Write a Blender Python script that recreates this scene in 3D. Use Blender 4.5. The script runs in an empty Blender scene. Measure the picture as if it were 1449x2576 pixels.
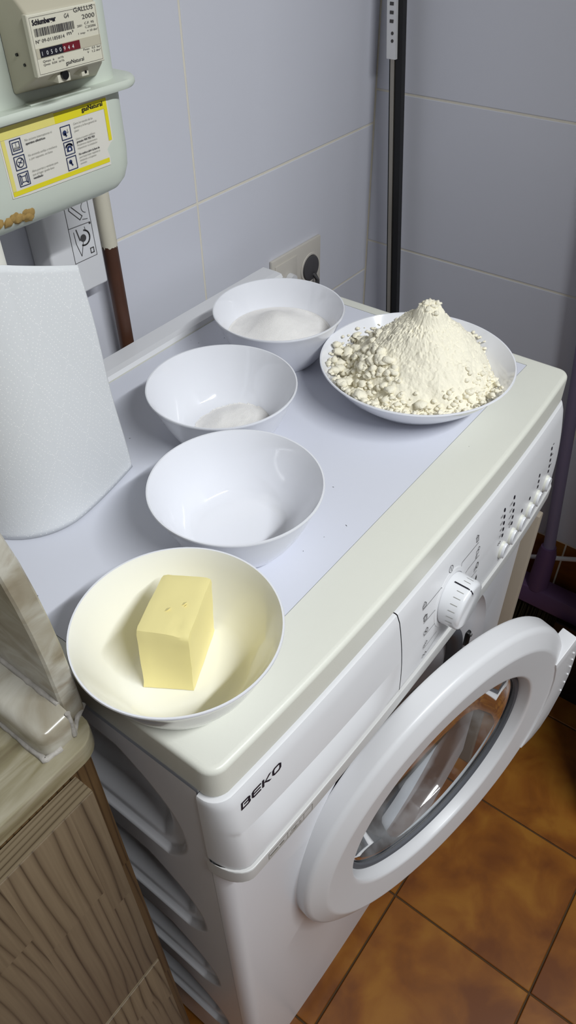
import bpy, bmesh, math, random
from mathutils import Matrix, Vector, noise
random.seed(7)
PI = math.pi
scene = bpy.context.scene
col = scene.collection

# ------------------------------------------------------------------ camera
CAM_LOC = Vector((-0.1548, -0.1734, 1.3019))
CAM_R = ((0.602888, -0.7977032, -0.0139882), (-0.5473361, -0.400782, -0.7347087), (0.5804733, 0.4506033, -0.6782385))   # rows: right, down, forward
cam_data = bpy.data.cameras.new('camera')
cam_data.sensor_fit = 'VERTICAL'
cam_data.sensor_height = 36.0
cam_data.lens = 1896.4 / 2576.0 * 36.0
cam_data.clip_start = 0.02
cam = bpy.data.objects.new('camera', cam_data)
col.objects.link(cam)
_r, _d, _f = [Vector(v) for v in CAM_R]
_m = Matrix((_r, -_d, -_f)).transposed().to_4x4()
cam.matrix_world = Matrix.Translation(CAM_LOC) @ _m
scene.camera = cam

# ------------------------------------------------------------------ world, lamps, exposure
world = bpy.data.worlds.new('world'); scene.world = world
world.use_nodes = True
world.node_tree.nodes['Background'].inputs[0].default_value = (0.6, 0.65, 0.75, 1)
world.node_tree.nodes['Background'].inputs[1].default_value = 0.02
vs = scene.view_settings
vs.view_transform = 'Standard'; vs.look = 'None'; vs.exposure = 0.0; vs.gamma = 1.0
vs.use_curve_mapping = False

def area_light(name, loc, target, sx, sy, power, color):
    l = bpy.data.lights.new(name, 'AREA'); l.shape = 'RECTANGLE'
    l.size = sx; l.size_y = sy; l.energy = power; l.color = color
    o = bpy.data.objects.new(name, l); col.objects.link(o)
    o.location = loc
    o.rotation_euler = (Vector(target) - Vector(loc)).to_track_quat('-Z', 'Y').to_euler()
    return o
# ceiling tube lamp of the laundry corner (above and in front, outside the frame)
area_light('ceiling_tube_light', (0.13, -0.90, 2.06), (0.13, -0.60, 0), 0.92, 0.05, 27.5, (0.945, 0.98, 1.0))

# ------------------------------------------------------------------ helpers
def srgb(r, g, b):
    f = lambda c: (c / 255 / 12.92) if c / 255 <= 0.04045 else ((c / 255 + 0.055) / 1.055) ** 2.4
    return (f(r), f(g), f(b), 1)

def link(o, parent=None):
    col.objects.link(o)
    if parent is not None:
        o.parent = parent
    return o

def tag(o, label=None, cat=None, group=None, kind=None):
    if label: o['label'] = label
    if cat: o['category'] = cat
    if group: o['group'] = group
    if kind: o['kind'] = kind
    return o

def thing(name, loc, label, cat, group=None, rotz=0):
    o = bpy.data.objects.new(name, None)
    o.empty_display_size = 0.02
    o.location = loc; o.rotation_euler = (0, 0, rotz)
    col.objects.link(o)
    return tag(o, label, cat, group)

class MB:
    """collects vertices and faces for one mesh"""
    def __init__(self): self.v = []; self.f = []; self.m = []
    def add(self, vs, fs, mi=0):
        b = len(self.v); self.v += [tuple(q) for q in vs]
        self.f += [tuple(b + i for i in q) for q in fs]; self.m += [mi] * len(fs)
        return self
    def box(self, x0, x1, y0, y1, z0, z1, mi=0):
        v = [(x, y, z) for z in (z0, z1) for y in (y0, y1) for x in (x0, x1)]
        return self.add(v, [(0, 2, 3, 1), (4, 5, 7, 6), (0, 1, 5, 4), (2, 6, 7, 3), (0, 4, 6, 2), (1, 3, 7, 5)], mi)
    def rings(self, rings, closed=True, cap0=False, cap1=False, mi=0):
        n = len(rings[0]); v = [q for r in rings for q in r]; f = []
        for i in range(len(rings) - 1):
            for j in range(n if closed else n - 1):
                k = (j + 1) % n
                f.append((i * n + j, i * n + k, (i + 1) * n + k, (i + 1) * n + j))
        if cap0: f.append(tuple(range(n - 1, -1, -1)))
        if cap1: f.append(tuple((len(rings) - 1) * n + j for j in range(n)))
        return self.add(v, f, mi)
    def tube(self, pts, r, n=10, mi=0, caps=True):
        pts = [Vector(q) for q in pts]; rs = r if isinstance(r, (list, tuple)) else [r] * len(pts)
        rings = []
        for i, q in enumerate(pts):
            t = (pts[min(i + 1, len(pts) - 1)] - pts[max(i - 1, 0)]).normalized()
            a = Vector((0, 0, 1)) if abs(t.z) < 0.9 else Vector((1, 0, 0))
            u = t.cross(a).normalized(); w = t.cross(u)
            rings.append([q + rs[i] * (math.cos(2 * PI * k / n) * u + math.sin(2 * PI * k / n) * w) for k in range(n)])
        return self.rings(rings, True, caps, caps, mi)
    def build(self, name, mats, parent=None, smooth=False, bevel=0, seg=2, loc=None, angle=35, wn=False, kind=None):
        me = bpy.data.meshes.new(name)
        me.from_pydata(self.v, [], self.f)
        mats = mats if isinstance(mats, (list, tuple)) else [mats]
        for q in mats: me.materials.append(q)
        if len(mats) > 1: me.polygons.foreach_set('material_index', self.m)
        bm = bmesh.new(); bm.from_mesh(me)
        bmesh.ops.recalc_face_normals(bm, faces=bm.faces)
        if bevel > 0:
            ed = [e for e in bm.edges if len(e.link_faces) == 2 and e.calc_face_angle(0) > math.radians(25)]
            bmesh.ops.bevel(bm, geom=ed, offset=bevel, segments=seg, profile=0.5, affect='EDGES', clamp_overlap=True)
        if smooth or bevel > 0:
            for f_ in bm.faces: f_.smooth = True
            for e in bm.edges:
                if len(e.link_faces) == 2: e.smooth = e.calc_face_angle(0) < math.radians(angle)
        bm.to_mesh(me); bm.free()
        o = bpy.data.objects.new(name, me)
        link(o, parent)
        if wn:
            q = o.modifiers.new('weighted_normal', 'WEIGHTED_NORMAL'); q.keep_sharp = True; q.weight = 80
        if kind: o['kind'] = kind
        if loc is not None: o.location = loc
        elif parent is not None and parent.type == 'EMPTY' and parent.parent is None:
            o.matrix_parent_inverse = (Matrix.Translation(parent.location) @ parent.rotation_euler.to_matrix().to_4x4()).inverted()
        return o

def lathe(profile, n=64, c=(0, 0, 0)):
    rings = [[(c[0] + r * math.cos(2 * PI * k / n), c[1] + r * math.sin(2 * PI * k / n), c[2] + z) for k in range(n)] for r, z in profile]
    return rings

def smooth(a, b, x):
    t = min(1, max(0, (x - a) / (b - a))); return t * t * (3 - 2 * t)

def lerp_table(tab, x):
    if x <= tab[0][0]: return tab[0][1]
    for (a, p), (b, q) in zip(tab, tab[1:]):
        if x <= b: return p + (q - p) * (x - a) / (b - a)
    return tab[-1][1]

# ------------------------------------------------------------------ materials
def base_mat(name):
    m = bpy.data.materials.new(name); m.use_nodes = True
    nt = m.node_tree; return m, nt, nt.nodes['Principled BSDF']

def mat(name, c, rough=0.5, metal=0.0, var=0.0, vscale=8.0, bump=0.0, bscale=200.0, spec=None, coat=0.0):
    m, nt, b = base_mat(name)
    c = srgb(*c)
    b.inputs['Base Color'].default_value = c
    b.inputs['Roughness'].default_value = rough
    b.inputs['Metallic'].default_value = metal
    if spec is not None: b.inputs['Specular IOR Level'].default_value = spec
    if coat: b.inputs['Coat Weight'].default_value = coat; b.inputs['Coat Roughness'].default_value = 0.05
    tc = nt.nodes.new('ShaderNodeTexCoord')
    if var > 0:
        nz = nt.nodes.new('ShaderNodeTexNoise'); nz.inputs['Scale'].default_value = vscale; nz.inputs['Detail'].default_value = 5
        nt.links.new(tc.outputs['Object'], nz.inputs['Vector'])
        mx = nt.nodes.new('ShaderNodeMix'); mx.data_type = 'RGBA'
        mx.inputs['A'].default_value = tuple(q * (1 - var) for q in c[:3]) + (1,)
        mx.inputs['B'].default_value = tuple(min(1, q * (1 + var)) for q in c[:3]) + (1,)
        nt.links.new(nz.outputs['Fac'], mx.inputs['Factor'])
        nt.links.new(mx.outputs['Result'], b.inputs['Base Color'])
    if bump > 0:
        nb = nt.nodes.new('ShaderNodeTexNoise'); nb.inputs['Scale'].default_value = bscale; nb.inputs['Detail'].default_value = 3
        nt.links.new(tc.outputs['Object'], nb.inputs['Vector'])
        bp = nt.nodes.new('ShaderNodeBump'); bp.inputs['Strength'].default_value = bump; bp.inputs['Distance'].default_value = 0.002
        nt.links.new(nb.outputs['Fac'], bp.inputs['Height']); nt.links.new(bp.outputs['Normal'], b.inputs['Normal'])
    return m

def ramp_mat(name, stops, scale, mscale=(1, 1, 1), rough=0.4, detail=6, distortion=0.0, bump=0.0, spec=None):
    """noise -> colour ramp"""
    m, nt, b = base_mat(name)
    tc = nt.nodes.new('ShaderNodeTexCoord'); mp = nt.nodes.new('ShaderNodeMapping'); mp.inputs['Scale'].default_value = mscale
    nt.links.new(tc.outputs['Object'], mp.inputs['Vector'])
    nz = nt.nodes.new('ShaderNodeTexNoise'); nz.inputs['Scale'].default_value = scale; nz.inputs['Detail'].default_value = detail
    nz.inputs['Distortion'].default_value = distortion
    nt.links.new(mp.outputs['Vector'], nz.inputs['Vector'])
    r = nt.nodes.new('ShaderNodeValToRGB'); e = r.color_ramp.elements
    e[0].position, e[0].color = stops[0][0], srgb(*stops[0][1]); e[1].position, e[1].color = stops[-1][0], srgb(*stops[-1][1])
    for p, c in stops[1:-1]:
        q = e.new(p); q.color = srgb(*c)
    nt.links.new(nz.outputs['Fac'], r.inputs['Fac']); nt.links.new(r.outputs['Color'], b.inputs['Base Color'])
    b.inputs['Roughness'].default_value = rough
    if spec is not None: b.inputs['Specular IOR Level'].default_value = spec
    if bump:
        bp = nt.nodes.new('ShaderNodeBump'); bp.inputs['Strength'].default_value = bump; bp.inputs['Distance'].default_value = 0.002
        nt.links.new(nz.outputs['Fac'], bp.inputs['Height']); nt.links.new(bp.outputs['Normal'], b.inputs['Normal'])
    return m

def wood_mat(name, dark, mid, light, axis='z', scale=1.0):
    """laminate with long grain lines, printed in offset plank blocks"""
    m, nt, b = base_mat(name); N = nt.nodes.new; L = nt.links.new
    tc = N('ShaderNodeTexCoord'); sep = N('ShaderNodeSeparateXYZ'); L(tc.outputs['Object'], sep.inputs[0])
    def math_(op, a, b_=None):
        q = N('ShaderNodeMath'); q.operation = op
        for i, s in enumerate((a, b_)):
            if s is None: continue
            if isinstance(s, (int, float)): q.inputs[i].default_value = s
            else: L(s, q.inputs[i])
        return q.outputs[0]
    along, across = (sep.outputs['Z'], sep.outputs['X']) if axis == 'z' else (sep.outputs['X'], sep.outputs['Z'])
    colid = math_('FLOOR', math_('MULTIPLY', across, 17.0))
    rowid = math_('FLOOR', math_('ADD', math_('MULTIPLY', along, 3.4), math_('MULTIPLY', colid, 0.137)))
    wn = N('ShaderNodeTexWhiteNoise'); wn.noise_dimensions = '2D'
    cb0 = N('ShaderNodeCombineXYZ'); L(colid, cb0.inputs[0]); L(rowid, cb0.inputs[1]); L(cb0.outputs[0], wn.inputs['Vector'])
    across = across if axis == 'z' else math_('ADD', sep.outputs['Z'], sep.outputs['Y'])
    blk = math_('MULTIPLY', wn.outputs['Value'], 9.0)
    cb = N('ShaderNodeCombineXYZ')
    L(math_('MULTIPLY', across, 11.0), cb.inputs[0]); L(math_('MULTIPLY', along, 1.7), cb.inputs[1]); L(math_('ADD', blk, math_('MULTIPLY', sep.outputs['Y'], 5.0)), cb.inputs[2])
    n1 = N('ShaderNodeTexNoise'); n1.inputs['Scale'].default_value = 1.0; n1.inputs['Detail'].default_value = 2.0
    L(cb.outputs[0], n1.inputs['Vector'])
    v = math_('ADD', math_('MULTIPLY', across, 88.0 * scale), math_('MULTIPLY', n1.outputs['Fac'], 5.0))
    bands = math_('MULTIPLY', math_('POWER', math_('ABSOLUTE', math_('SUBTRACT', math_('MULTIPLY', math_('FRACT', v), 2.0), 1.0)), 4.0), math_('ADD', 0.35, n1.outputs['Fac']))
    cb2 = N('ShaderNodeCombineXYZ')
    L(math_('MULTIPLY', across, 420.0), cb2.inputs[0]); L(math_('MULTIPLY', along, 9.0), cb2.inputs[1]); L(blk, cb2.inputs[2])
    n2 = N('ShaderNodeTexNoise'); n2.inputs['Scale'].default_value = 1.0; n2.inputs['Detail'].default_value = 3
    L(cb2.outputs[0], n2.inputs['Vector'])
    f = math_('ADD', math_('MULTIPLY', bands, 0.62), math_('MULTIPLY', n2.outputs['Fac'], 0.50))
    f = math_('ADD', f, math_('MULTIPLY', math_('SUBTRACT', wn.outputs['Value'], 0.5), 0.14))
    r = N('ShaderNodeValToRGB'); e = r.color_ramp.elements
    e[0].position, e[0].color = 0.12, srgb(*light); e[1].position, e[1].color = 0.86, srgb(*dark)
    q = e.new(0.55); q.color = srgb(*mid)
    L(f, r.inputs['Fac']); L(r.outputs['Color'], b.inputs['Base Color'])
    b.inputs['Roughness'].default_value = 0.5
    return m

def glass_mat(name):
    """thin clear pane: see-through, mirror-like at grazing angles, patches of dried limescale"""
    m, nt, b = base_mat(name); N = nt.nodes.new; L = nt.links.new
    out = nt.nodes['Material Output']
    tr = N('ShaderNodeBsdfTransparent'); tr.inputs['Color'].default_value = (0.80, 0.82, 0.83, 1)
    gl = N('ShaderNodeBsdfGlossy'); gl.inputs['Roughness'].default_value = 0.05
    fr = N('ShaderNodeFresnel'); fr.inputs['IOR'].default_value = 1.5
    m1 = N('ShaderNodeMixShader'); L(fr.outputs[0], m1.inputs[0]); L(tr.outputs[0], m1.inputs[1]); L(gl.outputs[0], m1.inputs[2])
    tc = N('ShaderNodeTexCoord'); nz = N('ShaderNodeTexNoise'); nz.inputs['Scale'].default_value = 16; nz.inputs['Detail'].default_value = 7
    L(tc.outputs['Object'], nz.inputs['Vector'])
    mr = N('ShaderNodeMapRange'); mr.inputs['From Min'].default_value = 0.50; mr.inputs['From Max'].default_value = 0.72; mr.inputs['To Min'].default_value = 0.02; mr.inputs['To Max'].default_value = 0.30
    L(nz.outputs['Fac'], mr.inputs['Value'])
    b.inputs['Base Color'].default_value = srgb(200, 204, 208); b.inputs['Roughness'].default_value = 0.6
    m2 = N('ShaderNodeMixShader'); L(mr.outputs['Result'], m2.inputs[0]); L(m1.outputs[0], m2.inputs[1]); L(b.outputs[0], m2.inputs[2])
    L(m2.outputs[0], out.inputs['Surface'])
    return m

M = {}
M['wall_tile'] = mat('white_wall_tile', (214, 215, 224), 0.30, var=0.02, vscale=5, bump=0.03, bscale=30)
M['grout'] = mat('cream_grout', (226, 220, 206), 0.85, var=0.08, vscale=60)
M['floor_grout'] = mat('brown_grout', (74, 52, 28), 0.9)
M['ceiling'] = mat('ceiling_paint', (170, 170, 168), 0.8, var=0.02)
M['plain_wall'] = mat('plain_wall_paint', (140, 140, 142), 0.8, var=0.03)
M['left_wall'] = mat('white_wall_paint', (204, 204, 206), 0.8, var=0.02)
M['floor_tile'] = ramp_mat('ochre_floor_tile', [(0.34, (108, 58, 14)), (0.5, (132, 78, 20)), (0.66, (150, 98, 30))], 13.0, rough=0.35, detail=5, distortion=0.4)
M['enamel'] = mat('white_enamel', (222, 222, 226), 0.28, var=0.01)
M['plastic'] = mat('white_plastic', (224, 224, 226), 0.33, var=0.012, vscale=20)
M['cream_plastic'] = mat('yellowed_plastic', (225, 225, 214), 0.36, var=0.02, vscale=12, bump=0.05, bscale=900)
M['inlay'] = mat('bluish_laminate', (217, 219, 229), 0.42, var=0.01)
M['lip'] = mat('greyed_plastic', (206, 205, 203), 0.4, var=0.02)
M['knob'] = mat('knob_plastic', (232, 233, 236), 0.2, coat=0.2)
M['ink'] = mat('dark_ink', (22, 20, 34), 0.5, var=0.05)
M['grey_ink'] = mat('grey_ink', (72, 70, 70), 0.6, var=0.05)
M['pale_ink'] = mat('pale_ink', (150, 148, 140), 0.6, var=0.05)
M['blue_ink'] = mat('blue_ink', (34, 48, 92), 0.6, var=0.05)
M['rubber'] = mat('grey_rubber', (86, 88, 94), 0.6, var=0.06, vscale=30)
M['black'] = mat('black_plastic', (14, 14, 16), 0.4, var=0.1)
M['drum'] = mat('drum_steel', (34, 32, 34), 0.45, metal=0.3, var=0.1)
M['steel'] = mat('brushed_steel', (170, 170, 168), 0.3, metal=1.0, var=0.05)
M['alu'] = mat('aluminium', (178, 172, 160), 0.35, metal=0.9, var=0.05)
M['glass'] = glass_mat('door_glass')
M['opal'] = mat('white_opal_glass', (236, 237, 243), 0.07, var=0.004, coat=0.3)
M['opal_butter_bounce'] = mat('butter_bounce_opal_glass', (244, 243, 234), 0.09, var=0.004, coat=0.3)  # yellow light bounced off the butter, put into the bowl's inner colour
M['sugar'] = mat('white_sugar', (250, 247, 244), 0.75, var=0.03, vscale=900, bump=0.5, bscale=1400)
M['flour'] = mat('cream_flour', (246, 240, 220), 0.95, var=0.03, vscale=60, bump=0.35, bscale=500, spec=0.1)
M['butter'] = mat('pale_yellow_butter', (243, 230, 162), 0.45, var=0.03, vscale=25, bump=0.08, bscale=120)
M['paper'] = mat('white_kitchen_paper', (227, 229, 231), 0.95, var=0.01, bump=0.07, bscale=500, spec=0.1)
M['paper_dot'] = mat('embossed_paper_dots', (250, 250, 250), 0.9, var=0.01, spec=0.2)  # whiter than the sheet: light caught by the raised dots, put into colour
M['paper_warm'] = mat('inner_kitchen_paper', (226, 224, 216), 0.95, var=0.02, spec=0.1)
M['card'] = mat('brown_cardboard', (150, 128, 100), 0.9, var=0.06)
M['marble'] = ramp_mat('green_beige_marble', [(0.30, (118, 104, 82)), (0.46, (152, 144, 126)), (0.60, (184, 180, 168)), (0.74, (134, 118, 94))], 16.0, (1, 1, 2.2), rough=0.22, detail=9, distortion=0.8)
M['worktop'] = ramp_mat('streaked_marble', [(0.3, (112, 102, 77)), (0.5, (136, 128, 100)), (0.72, (170, 163, 142))], 26.0, (0.6, 3.2, 3), rough=0.2, detail=7, distortion=0.5)
M['silicone'] = mat('aged_silicone', (166, 161, 154), 0.6, var=0.35, vscale=130, bump=0.7, bscale=160)
M['wood'] = wood_mat('grey_oak_laminate', (54, 42, 30), (96, 81, 63), (122, 106, 84))
M['wood_edge'] = wood_mat('oak_edge_strip', (66, 53, 38), (108, 93, 71), (136, 122, 98), 'x', 3.0)
M['wood_dark'] = wood_mat('brown_carcass', (44, 30, 16), (84, 62, 36), (108, 84, 54), 'z', 2.0)
M['meter'] = mat('pale_green_grey_paint', (205, 212, 200), 0.42, var=0.02, vscale=14, bump=0.05, bscale=90)
M['meter_beige'] = mat('beige_meter_plastic', (188, 182, 162), 0.5, var=0.03)
M['label'] = mat('cream_label', (214, 210, 192), 0.5, var=0.02)
M['sticker'] = mat('sticker_paper', (222, 218, 208), 0.6, var=0.02)
M['yellow'] = mat('sticker_yellow', (226, 212, 30), 0.6, var=0.03)
M['yellow_faded'] = mat('sticker_faded_yellow', (228, 216, 122), 0.6, var=0.06, vscale=90)
M['window_dark'] = mat('counter_window', (62, 58, 58), 0.3, var=0.1)
M['red'] = mat('counter_red', (110, 26, 38), 0.4, var=0.06)
M['white_ink'] = mat('white_ink', (230, 230, 228), 0.5, var=0.02)
M['foam'] = mat('tan_foam', (164, 134, 78), 0.9, var=0.2, vscale=70, bump=0.7, bscale=120)
M['pipe_cream'] = mat('cream_pipe_paint', (206, 200, 182), 0.5, var=0.05, vscale=50)
M['pipe_brown'] = mat('brown_copper_pipe', (74, 42, 24), 0.45, var=0.25, vscale=40)
M['purple'] = mat('purple_plastic', (96, 70, 104), 0.5, var=0.08)
M['lavender'] = mat('lavender_handle', (128, 118, 144), 0.5, var=0.04)
M['bristle'] = mat('dark_bristles', (46, 42, 20), 0.8, var=0.3, vscale=200)
M['cream_board'] = mat('cream_board', (160, 148, 132), 0.6, var=0.06)
M['dirt'] = mat('dark_crumb', (52, 48, 40), 0.9, var=0.2)
M['outlet'] = mat('aged_outlet_plastic', (206, 200, 190), 0.4, var=0.04)
M['socket_dark'] = mat('socket_shadow_grey', (74, 72, 74), 0.5, var=0.06)

# flat text and line drawing ------------------------------------------------
def text_mesh(body, bold=0.0):
    cu = bpy.data.curves.new('t', 'FONT'); cu.body = body; cu.size = 1.0; cu.resolution_u = 2; cu.offset = bold; cu.extrude = 0.0
    o = bpy.data.objects.new('t', cu)
    me = o.to_mesh()
    v = [tuple(q.co) for q in me.vertices]; f = [tuple(p.vertices) for p in me.polygons]
    o.to_mesh_clear(); bpy.data.objects.remove(o); bpy.data.curves.remove(cu)
    return v, f

def text_on(mb, body, x0, z0, h, width=None, bold=0.0, slant=0.0, put=None, mi=0):
    """write body with its baseline start at (x0,z0), cap height h; put(x,z)->point"""
    v, f = text_mesh(body, bold)
    if not v: return
    mx = min(q[0] for q in v); Mx = max(q[0] for q in v)
    s = h / 0.72
    sx = s if width is None else width / (Mx - mx)
    pts = [put(x0 + (q[0] - mx) * sx + slant * q[1] * s, z0 + q[1] * s) for q in v]
    mb.add(pts, f, mi)

def poly_on(mb, pts, put, mi=0):
    mb.add([put(*q) for q in pts], [tuple(range(len(pts)))], mi)

def line_on(mb, pts, w, put, closed=False, mi=0):
    n = len(pts); seg = [(pts[i], pts[(i + 1) % n]) for i in range(n if closed else n - 1)]
    for (a, b) in seg:
        dx, dz = b[0] - a[0], b[1] - a[1]; L = math.hypot(dx, dz) or 1
        ox, oz = -dz / L * w / 2, dx / L * w / 2; ex, ez = dx / L * w * 0.3, dz / L * w * 0.3
        mb.add([put(a[0] + ox - ex, a[1] + oz - ez), put(b[0] + ox + ex, b[1] + oz + ez), put(b[0] - ox + ex, b[1] - oz + ez), put(a[0] - ox - ex, a[1] - oz - ez)], [(0, 1, 2, 3)], mi)

def arc(cx, cz, rx, rz=None, a0=0, a1=360, n=20):
    rz = rx if rz is None else rz
    return [(cx + rx * math.cos(math.radians(a0 + (a1 - a0) * k / n)), cz + rz * math.sin(math.radians(a0 + (a1 - a0) * k / n))) for k in range(n + 1)]

def rect(x0, x1, z0, z1): return [(x0, z0), (x1, z0), (x1, z1), (x0, z1)]

# ================================================================== the room
W, D, TOP = 0.60, 0.447, 0.85          # washing machine width, depth, height
YW, XR = 0.487, 0.931                  # wall faces
X_L, Y_F, Z_C = -1.6, -1.9, 2.4

def struct(mb, name, m, **k): return tag(mb.build(name, m, **k), kind='structure')

floor = struct(MB().box(X_L, XR + 0.1, Y_F, YW + 0.1, -0.05, -0.003), 'floor', M['floor_grout'])
PX = 0.2335
def tile_mesh(w, d, t, m, name):
    mb = MB(); g = 0.0015; b = 0.0010
    x0, x1, y0, y1 = -w / 2 + g, w / 2 - g, -d / 2 + g, d / 2 - g
    r0 = [(x0, y0, -t), (x1, y0, -t), (x1, y1, -t), (x0, y1, -t)]
    r1 = [(x0, y0, -b), (x1, y0, -b), (x1, y1, -b), (x0, y1, -b)]
    r2 = [(x0 + b, y0 + b, 0), (x1 - b, y0 + b, 0), (x1 - b, y1 - b, 0), (x0 + b, y1 - b, 0)]
    mb.rings([r0, r1, r2], True, False, True)
    o = mb.build(name, m); me = o.data; bpy.data.objects.remove(o); return me
ft = [tile_mesh(PX, PX, 0.006, M['floor_tile'], 'tile')]
def floor_tile_variant(k):
    m = M['floor_tile'].copy(); m.name = 'ochre_floor_tile_%d' % k
    mp = [n for n in m.node_tree.nodes if n.type == 'MAPPING'][0]
    mp.inputs['Location'].default_value = (k * 3.1, k * 1.7, k * 0.9)
    me = ft[0].copy(); me.materials[0] = m; return me
ft += [floor_tile_variant(k) for k in range(1, 6)]
i = 0
for ix in range(-3, 3):
    for iy in range(-4, 4):
        cx, cy = 0.325 + (ix + 0.5) * PX, -0.242 + (iy + 0.5) * PX
        if cx > XR + 0.01 or cy > YW: continue
        o = bpy.data.objects.new('tile', ft[(ix * 7 + iy * 3) % 6]); link(o, floor); o.location = (cx, cy, 0)

def wall_tile(parent, axis, a0, a1, z0, z1, m):
    """axis 'x': tile on the back wall between x=a0..a1; 'y': on the right wall"""
    g = 0.0016; b = 0.0008; t = 0.0007
    mb = MB()
    def P(a, z, d): return (a, YW + t - d, z) if axis == 'x' else (XR + t - d, a, z)
    def R(i, d): return [P(a0 + g + i, z0 + g + i, d), P(a1 - g - i, z0 + g + i, d), P(a1 - g - i, z1 - g - i, d), P(a0 + g + i, z1 - g - i, d)]
    mb.rings([R(0, 0), R(0, t - 0.0003), R(b, t)], True, False, True)
    return mb.build('tile', m, parent)

wall_back = struct(MB().box(X_L, XR + 0.1, YW + 0.0007, YW + 0.1, -0.05, Z_C), 'wall_back', M['grout'])
xs = [-0.704, -0.294, 0.116, 0.526, XR]
zb = [0.0, 0.009 + 0.0, 0.245, 0.481, 0.716, 0.952, 1.188, 1.424]
for a, b in zip(xs, xs[1:]):
    for z0, z1 in zip(zb[1:], zb[2:]): wall_tile(wall_back, 'x', a, b, z0, z1, M['wall_tile'])
wall_right = struct(MB().box(XR + 0.0007, XR + 0.1, Y_F, YW + 0.0007, -0.05, Z_C), 'wall_right', M['grout'])
zr = [0.3055, 0.5365, 0.7675, 0.9985, 1.2295, 1.4605]
ys = [YW, 0.062, -0.348, -0.758]
for a, b in zip(ys, ys[1:]):
    for z0, z1 in zip(zr, zr[1:]): wall_tile(wall_right, 'y', b, a, z0, z1, M['wall_tile'])
for k in range(5):   # ochre skirting course of floor tiles
    wall_tile(wall_right, 'y', YW - (k + 1) * 0.2335, YW - k * 0.2335, 0.0, 0.3055, ft[k % 6].materials[0])
wall_right_blocker = struct(MB().box(0.625, XR + 0.1, Y_F, -0.21, 0.0, Z_C), 'wall_right_blocker', M['plain_wall'], bevel=0.004)  # unseen wall block added to shade the right wall and broom corner
wall_left = struct(MB().box(X_L - 0.1, X_L, Y_F, YW + 0.1, -0.05, Z_C), 'wall_left', M['left_wall'])
wall_front = struct(MB().box(X_L, XR + 0.1, Y_F - 0.1, Y_F, -0.05, Z_C), 'wall_front', M['plain_wall'])
ceiling = struct(MB().box(X_L - 0.1, XR + 0.1, Y_F - 0.1, YW + 0.1, Z_C, Z_C + 0.1), 'ceiling', M['ceiling'])

# ================================================================== washing machine
wm = thing('washing_machine', (W / 2, D / 2, 0), 'white slim front-loading washing machine with round door ajar, bowls on top', 'washing machine')

def yb(x):                              # plan curve of the bowed front
    return 0.002 + 0.010 * abs(2 * x / W - 1) ** 2.5
CR = 0.016
def front_path(inset=0.0, y_end=0.03, n=60):
    """points (x,y,nx,ny) along the bowed front from the left seam to the right seam; n is the outward normal"""
    pts = []
    ye = yb(CR)
    pts.append((0, y_end, -1, 0))
    for k in range(9):
        a = PI + (PI / 2) * k / 8
        pts.append((CR + CR * math.cos(a), ye + CR + CR * math.sin(a), math.cos(a), math.sin(a)))
    for k in range(1, n):
        x = CR + (W - 2 * CR) * k / n
        d = (yb(x + 1e-4) - yb(x - 1e-4)) / 2e-4; L = math.hypot(d, 1)
        pts.append((x, yb(x), d / L, -1 / L))
    for k in range(9):
        a = -PI / 2 + (PI / 2) * k / 8
        pts.append((W - CR + CR * math.cos(a), ye + CR + CR * math.sin(a), math.cos(a), math.sin(a)))
    pts.append((W, y_end, 1, 0))
    return [(x - nx * inset, y - ny * inset, nx, ny) for x, y, nx, ny in pts]

def zbot(x): return 0.7175 - 0.016 * smooth(0.1, 0.55, x)
ZTOP = 0.8135
def bulge(z):
    t = min(1, max(0, (z - 0.72) / 0.097)); return 0.011 * (1 - t * t)
def S(x, z): return yb(min(max(x, CR), W - CR)) - bulge(z)
def on_panel(x, z, e=0.0006):
    if x < CR:                           # wraps round the corner
        xx = max(x, 1e-4); cy = math.sqrt(max(0, CR * CR - (CR - xx) ** 2))
        return (x, yb(CR) + CR - cy - bulge(z) * cy / CR - e, z)
    return (x, S(x, z) - e, z)

# --- cabinet body: right side, back, and the embossed left side
body = MB()
body.box(0.026, W, 0.03, D - 0.004, 0.02, 0.818); body.box(0.002, 0.03, 0.0305, D - 0.004, 0.797, 0.818); body.box(0.002, 0.03, 0.0305, 0.054, 0.02, 0.80)
body = body.build('cabinet_body', M['enamel'], wm)
BANDS = [(0.645, 0.792, 0.700), (0.476, 0.606, 0.515), (0.305, 0.430, 0.340), (0.125, 0.262, 0.165)]
def side_depth(y, z):
    d = 0
    for zl, zu, zt in BANDS:
        if zl < z < zu:
            yt = 0.056 + (0.062 * ((z - zt) / (zu - zt)) ** 2.6 if z > zt else 0.028 * ((zt - z) / (zt - zl)) ** 2)
            a = min((zu - z) / 0.05, (z - zl) / 0.026, (y - yt) / 0.042, (D - 0.045 - y) / 0.03)
            d = max(d, min(1, max(0, a)))
    e = 0.30 * smooth(0, 0.16, d) + 0.70 * smooth(0.42, 1.0, d)
    return 0.022 * e
sp = MB(); ny, nz = 180, 400; vv = []; ff = []
for j in range(nz + 1):
    for i in range(ny + 1):
        y = 0.0305 + (D - 0.035) * (i / ny) ** 1.35 * 1.0 if False else 0.0300 + (D - 0.0340) * i / ny
        z = 0.022 + 0.7955 * j / nz
        vv.append((side_depth(y, z), y, z))
for j in range(nz):
    for i in range(ny):
        a = j * (ny + 1) + i; ff.append((a, a + 1, a + ny + 2, a + ny + 1))
sp.add(vv, ff); sp.build('side_panel', M['enamel'], wm, smooth=True, angle=60)

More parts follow.
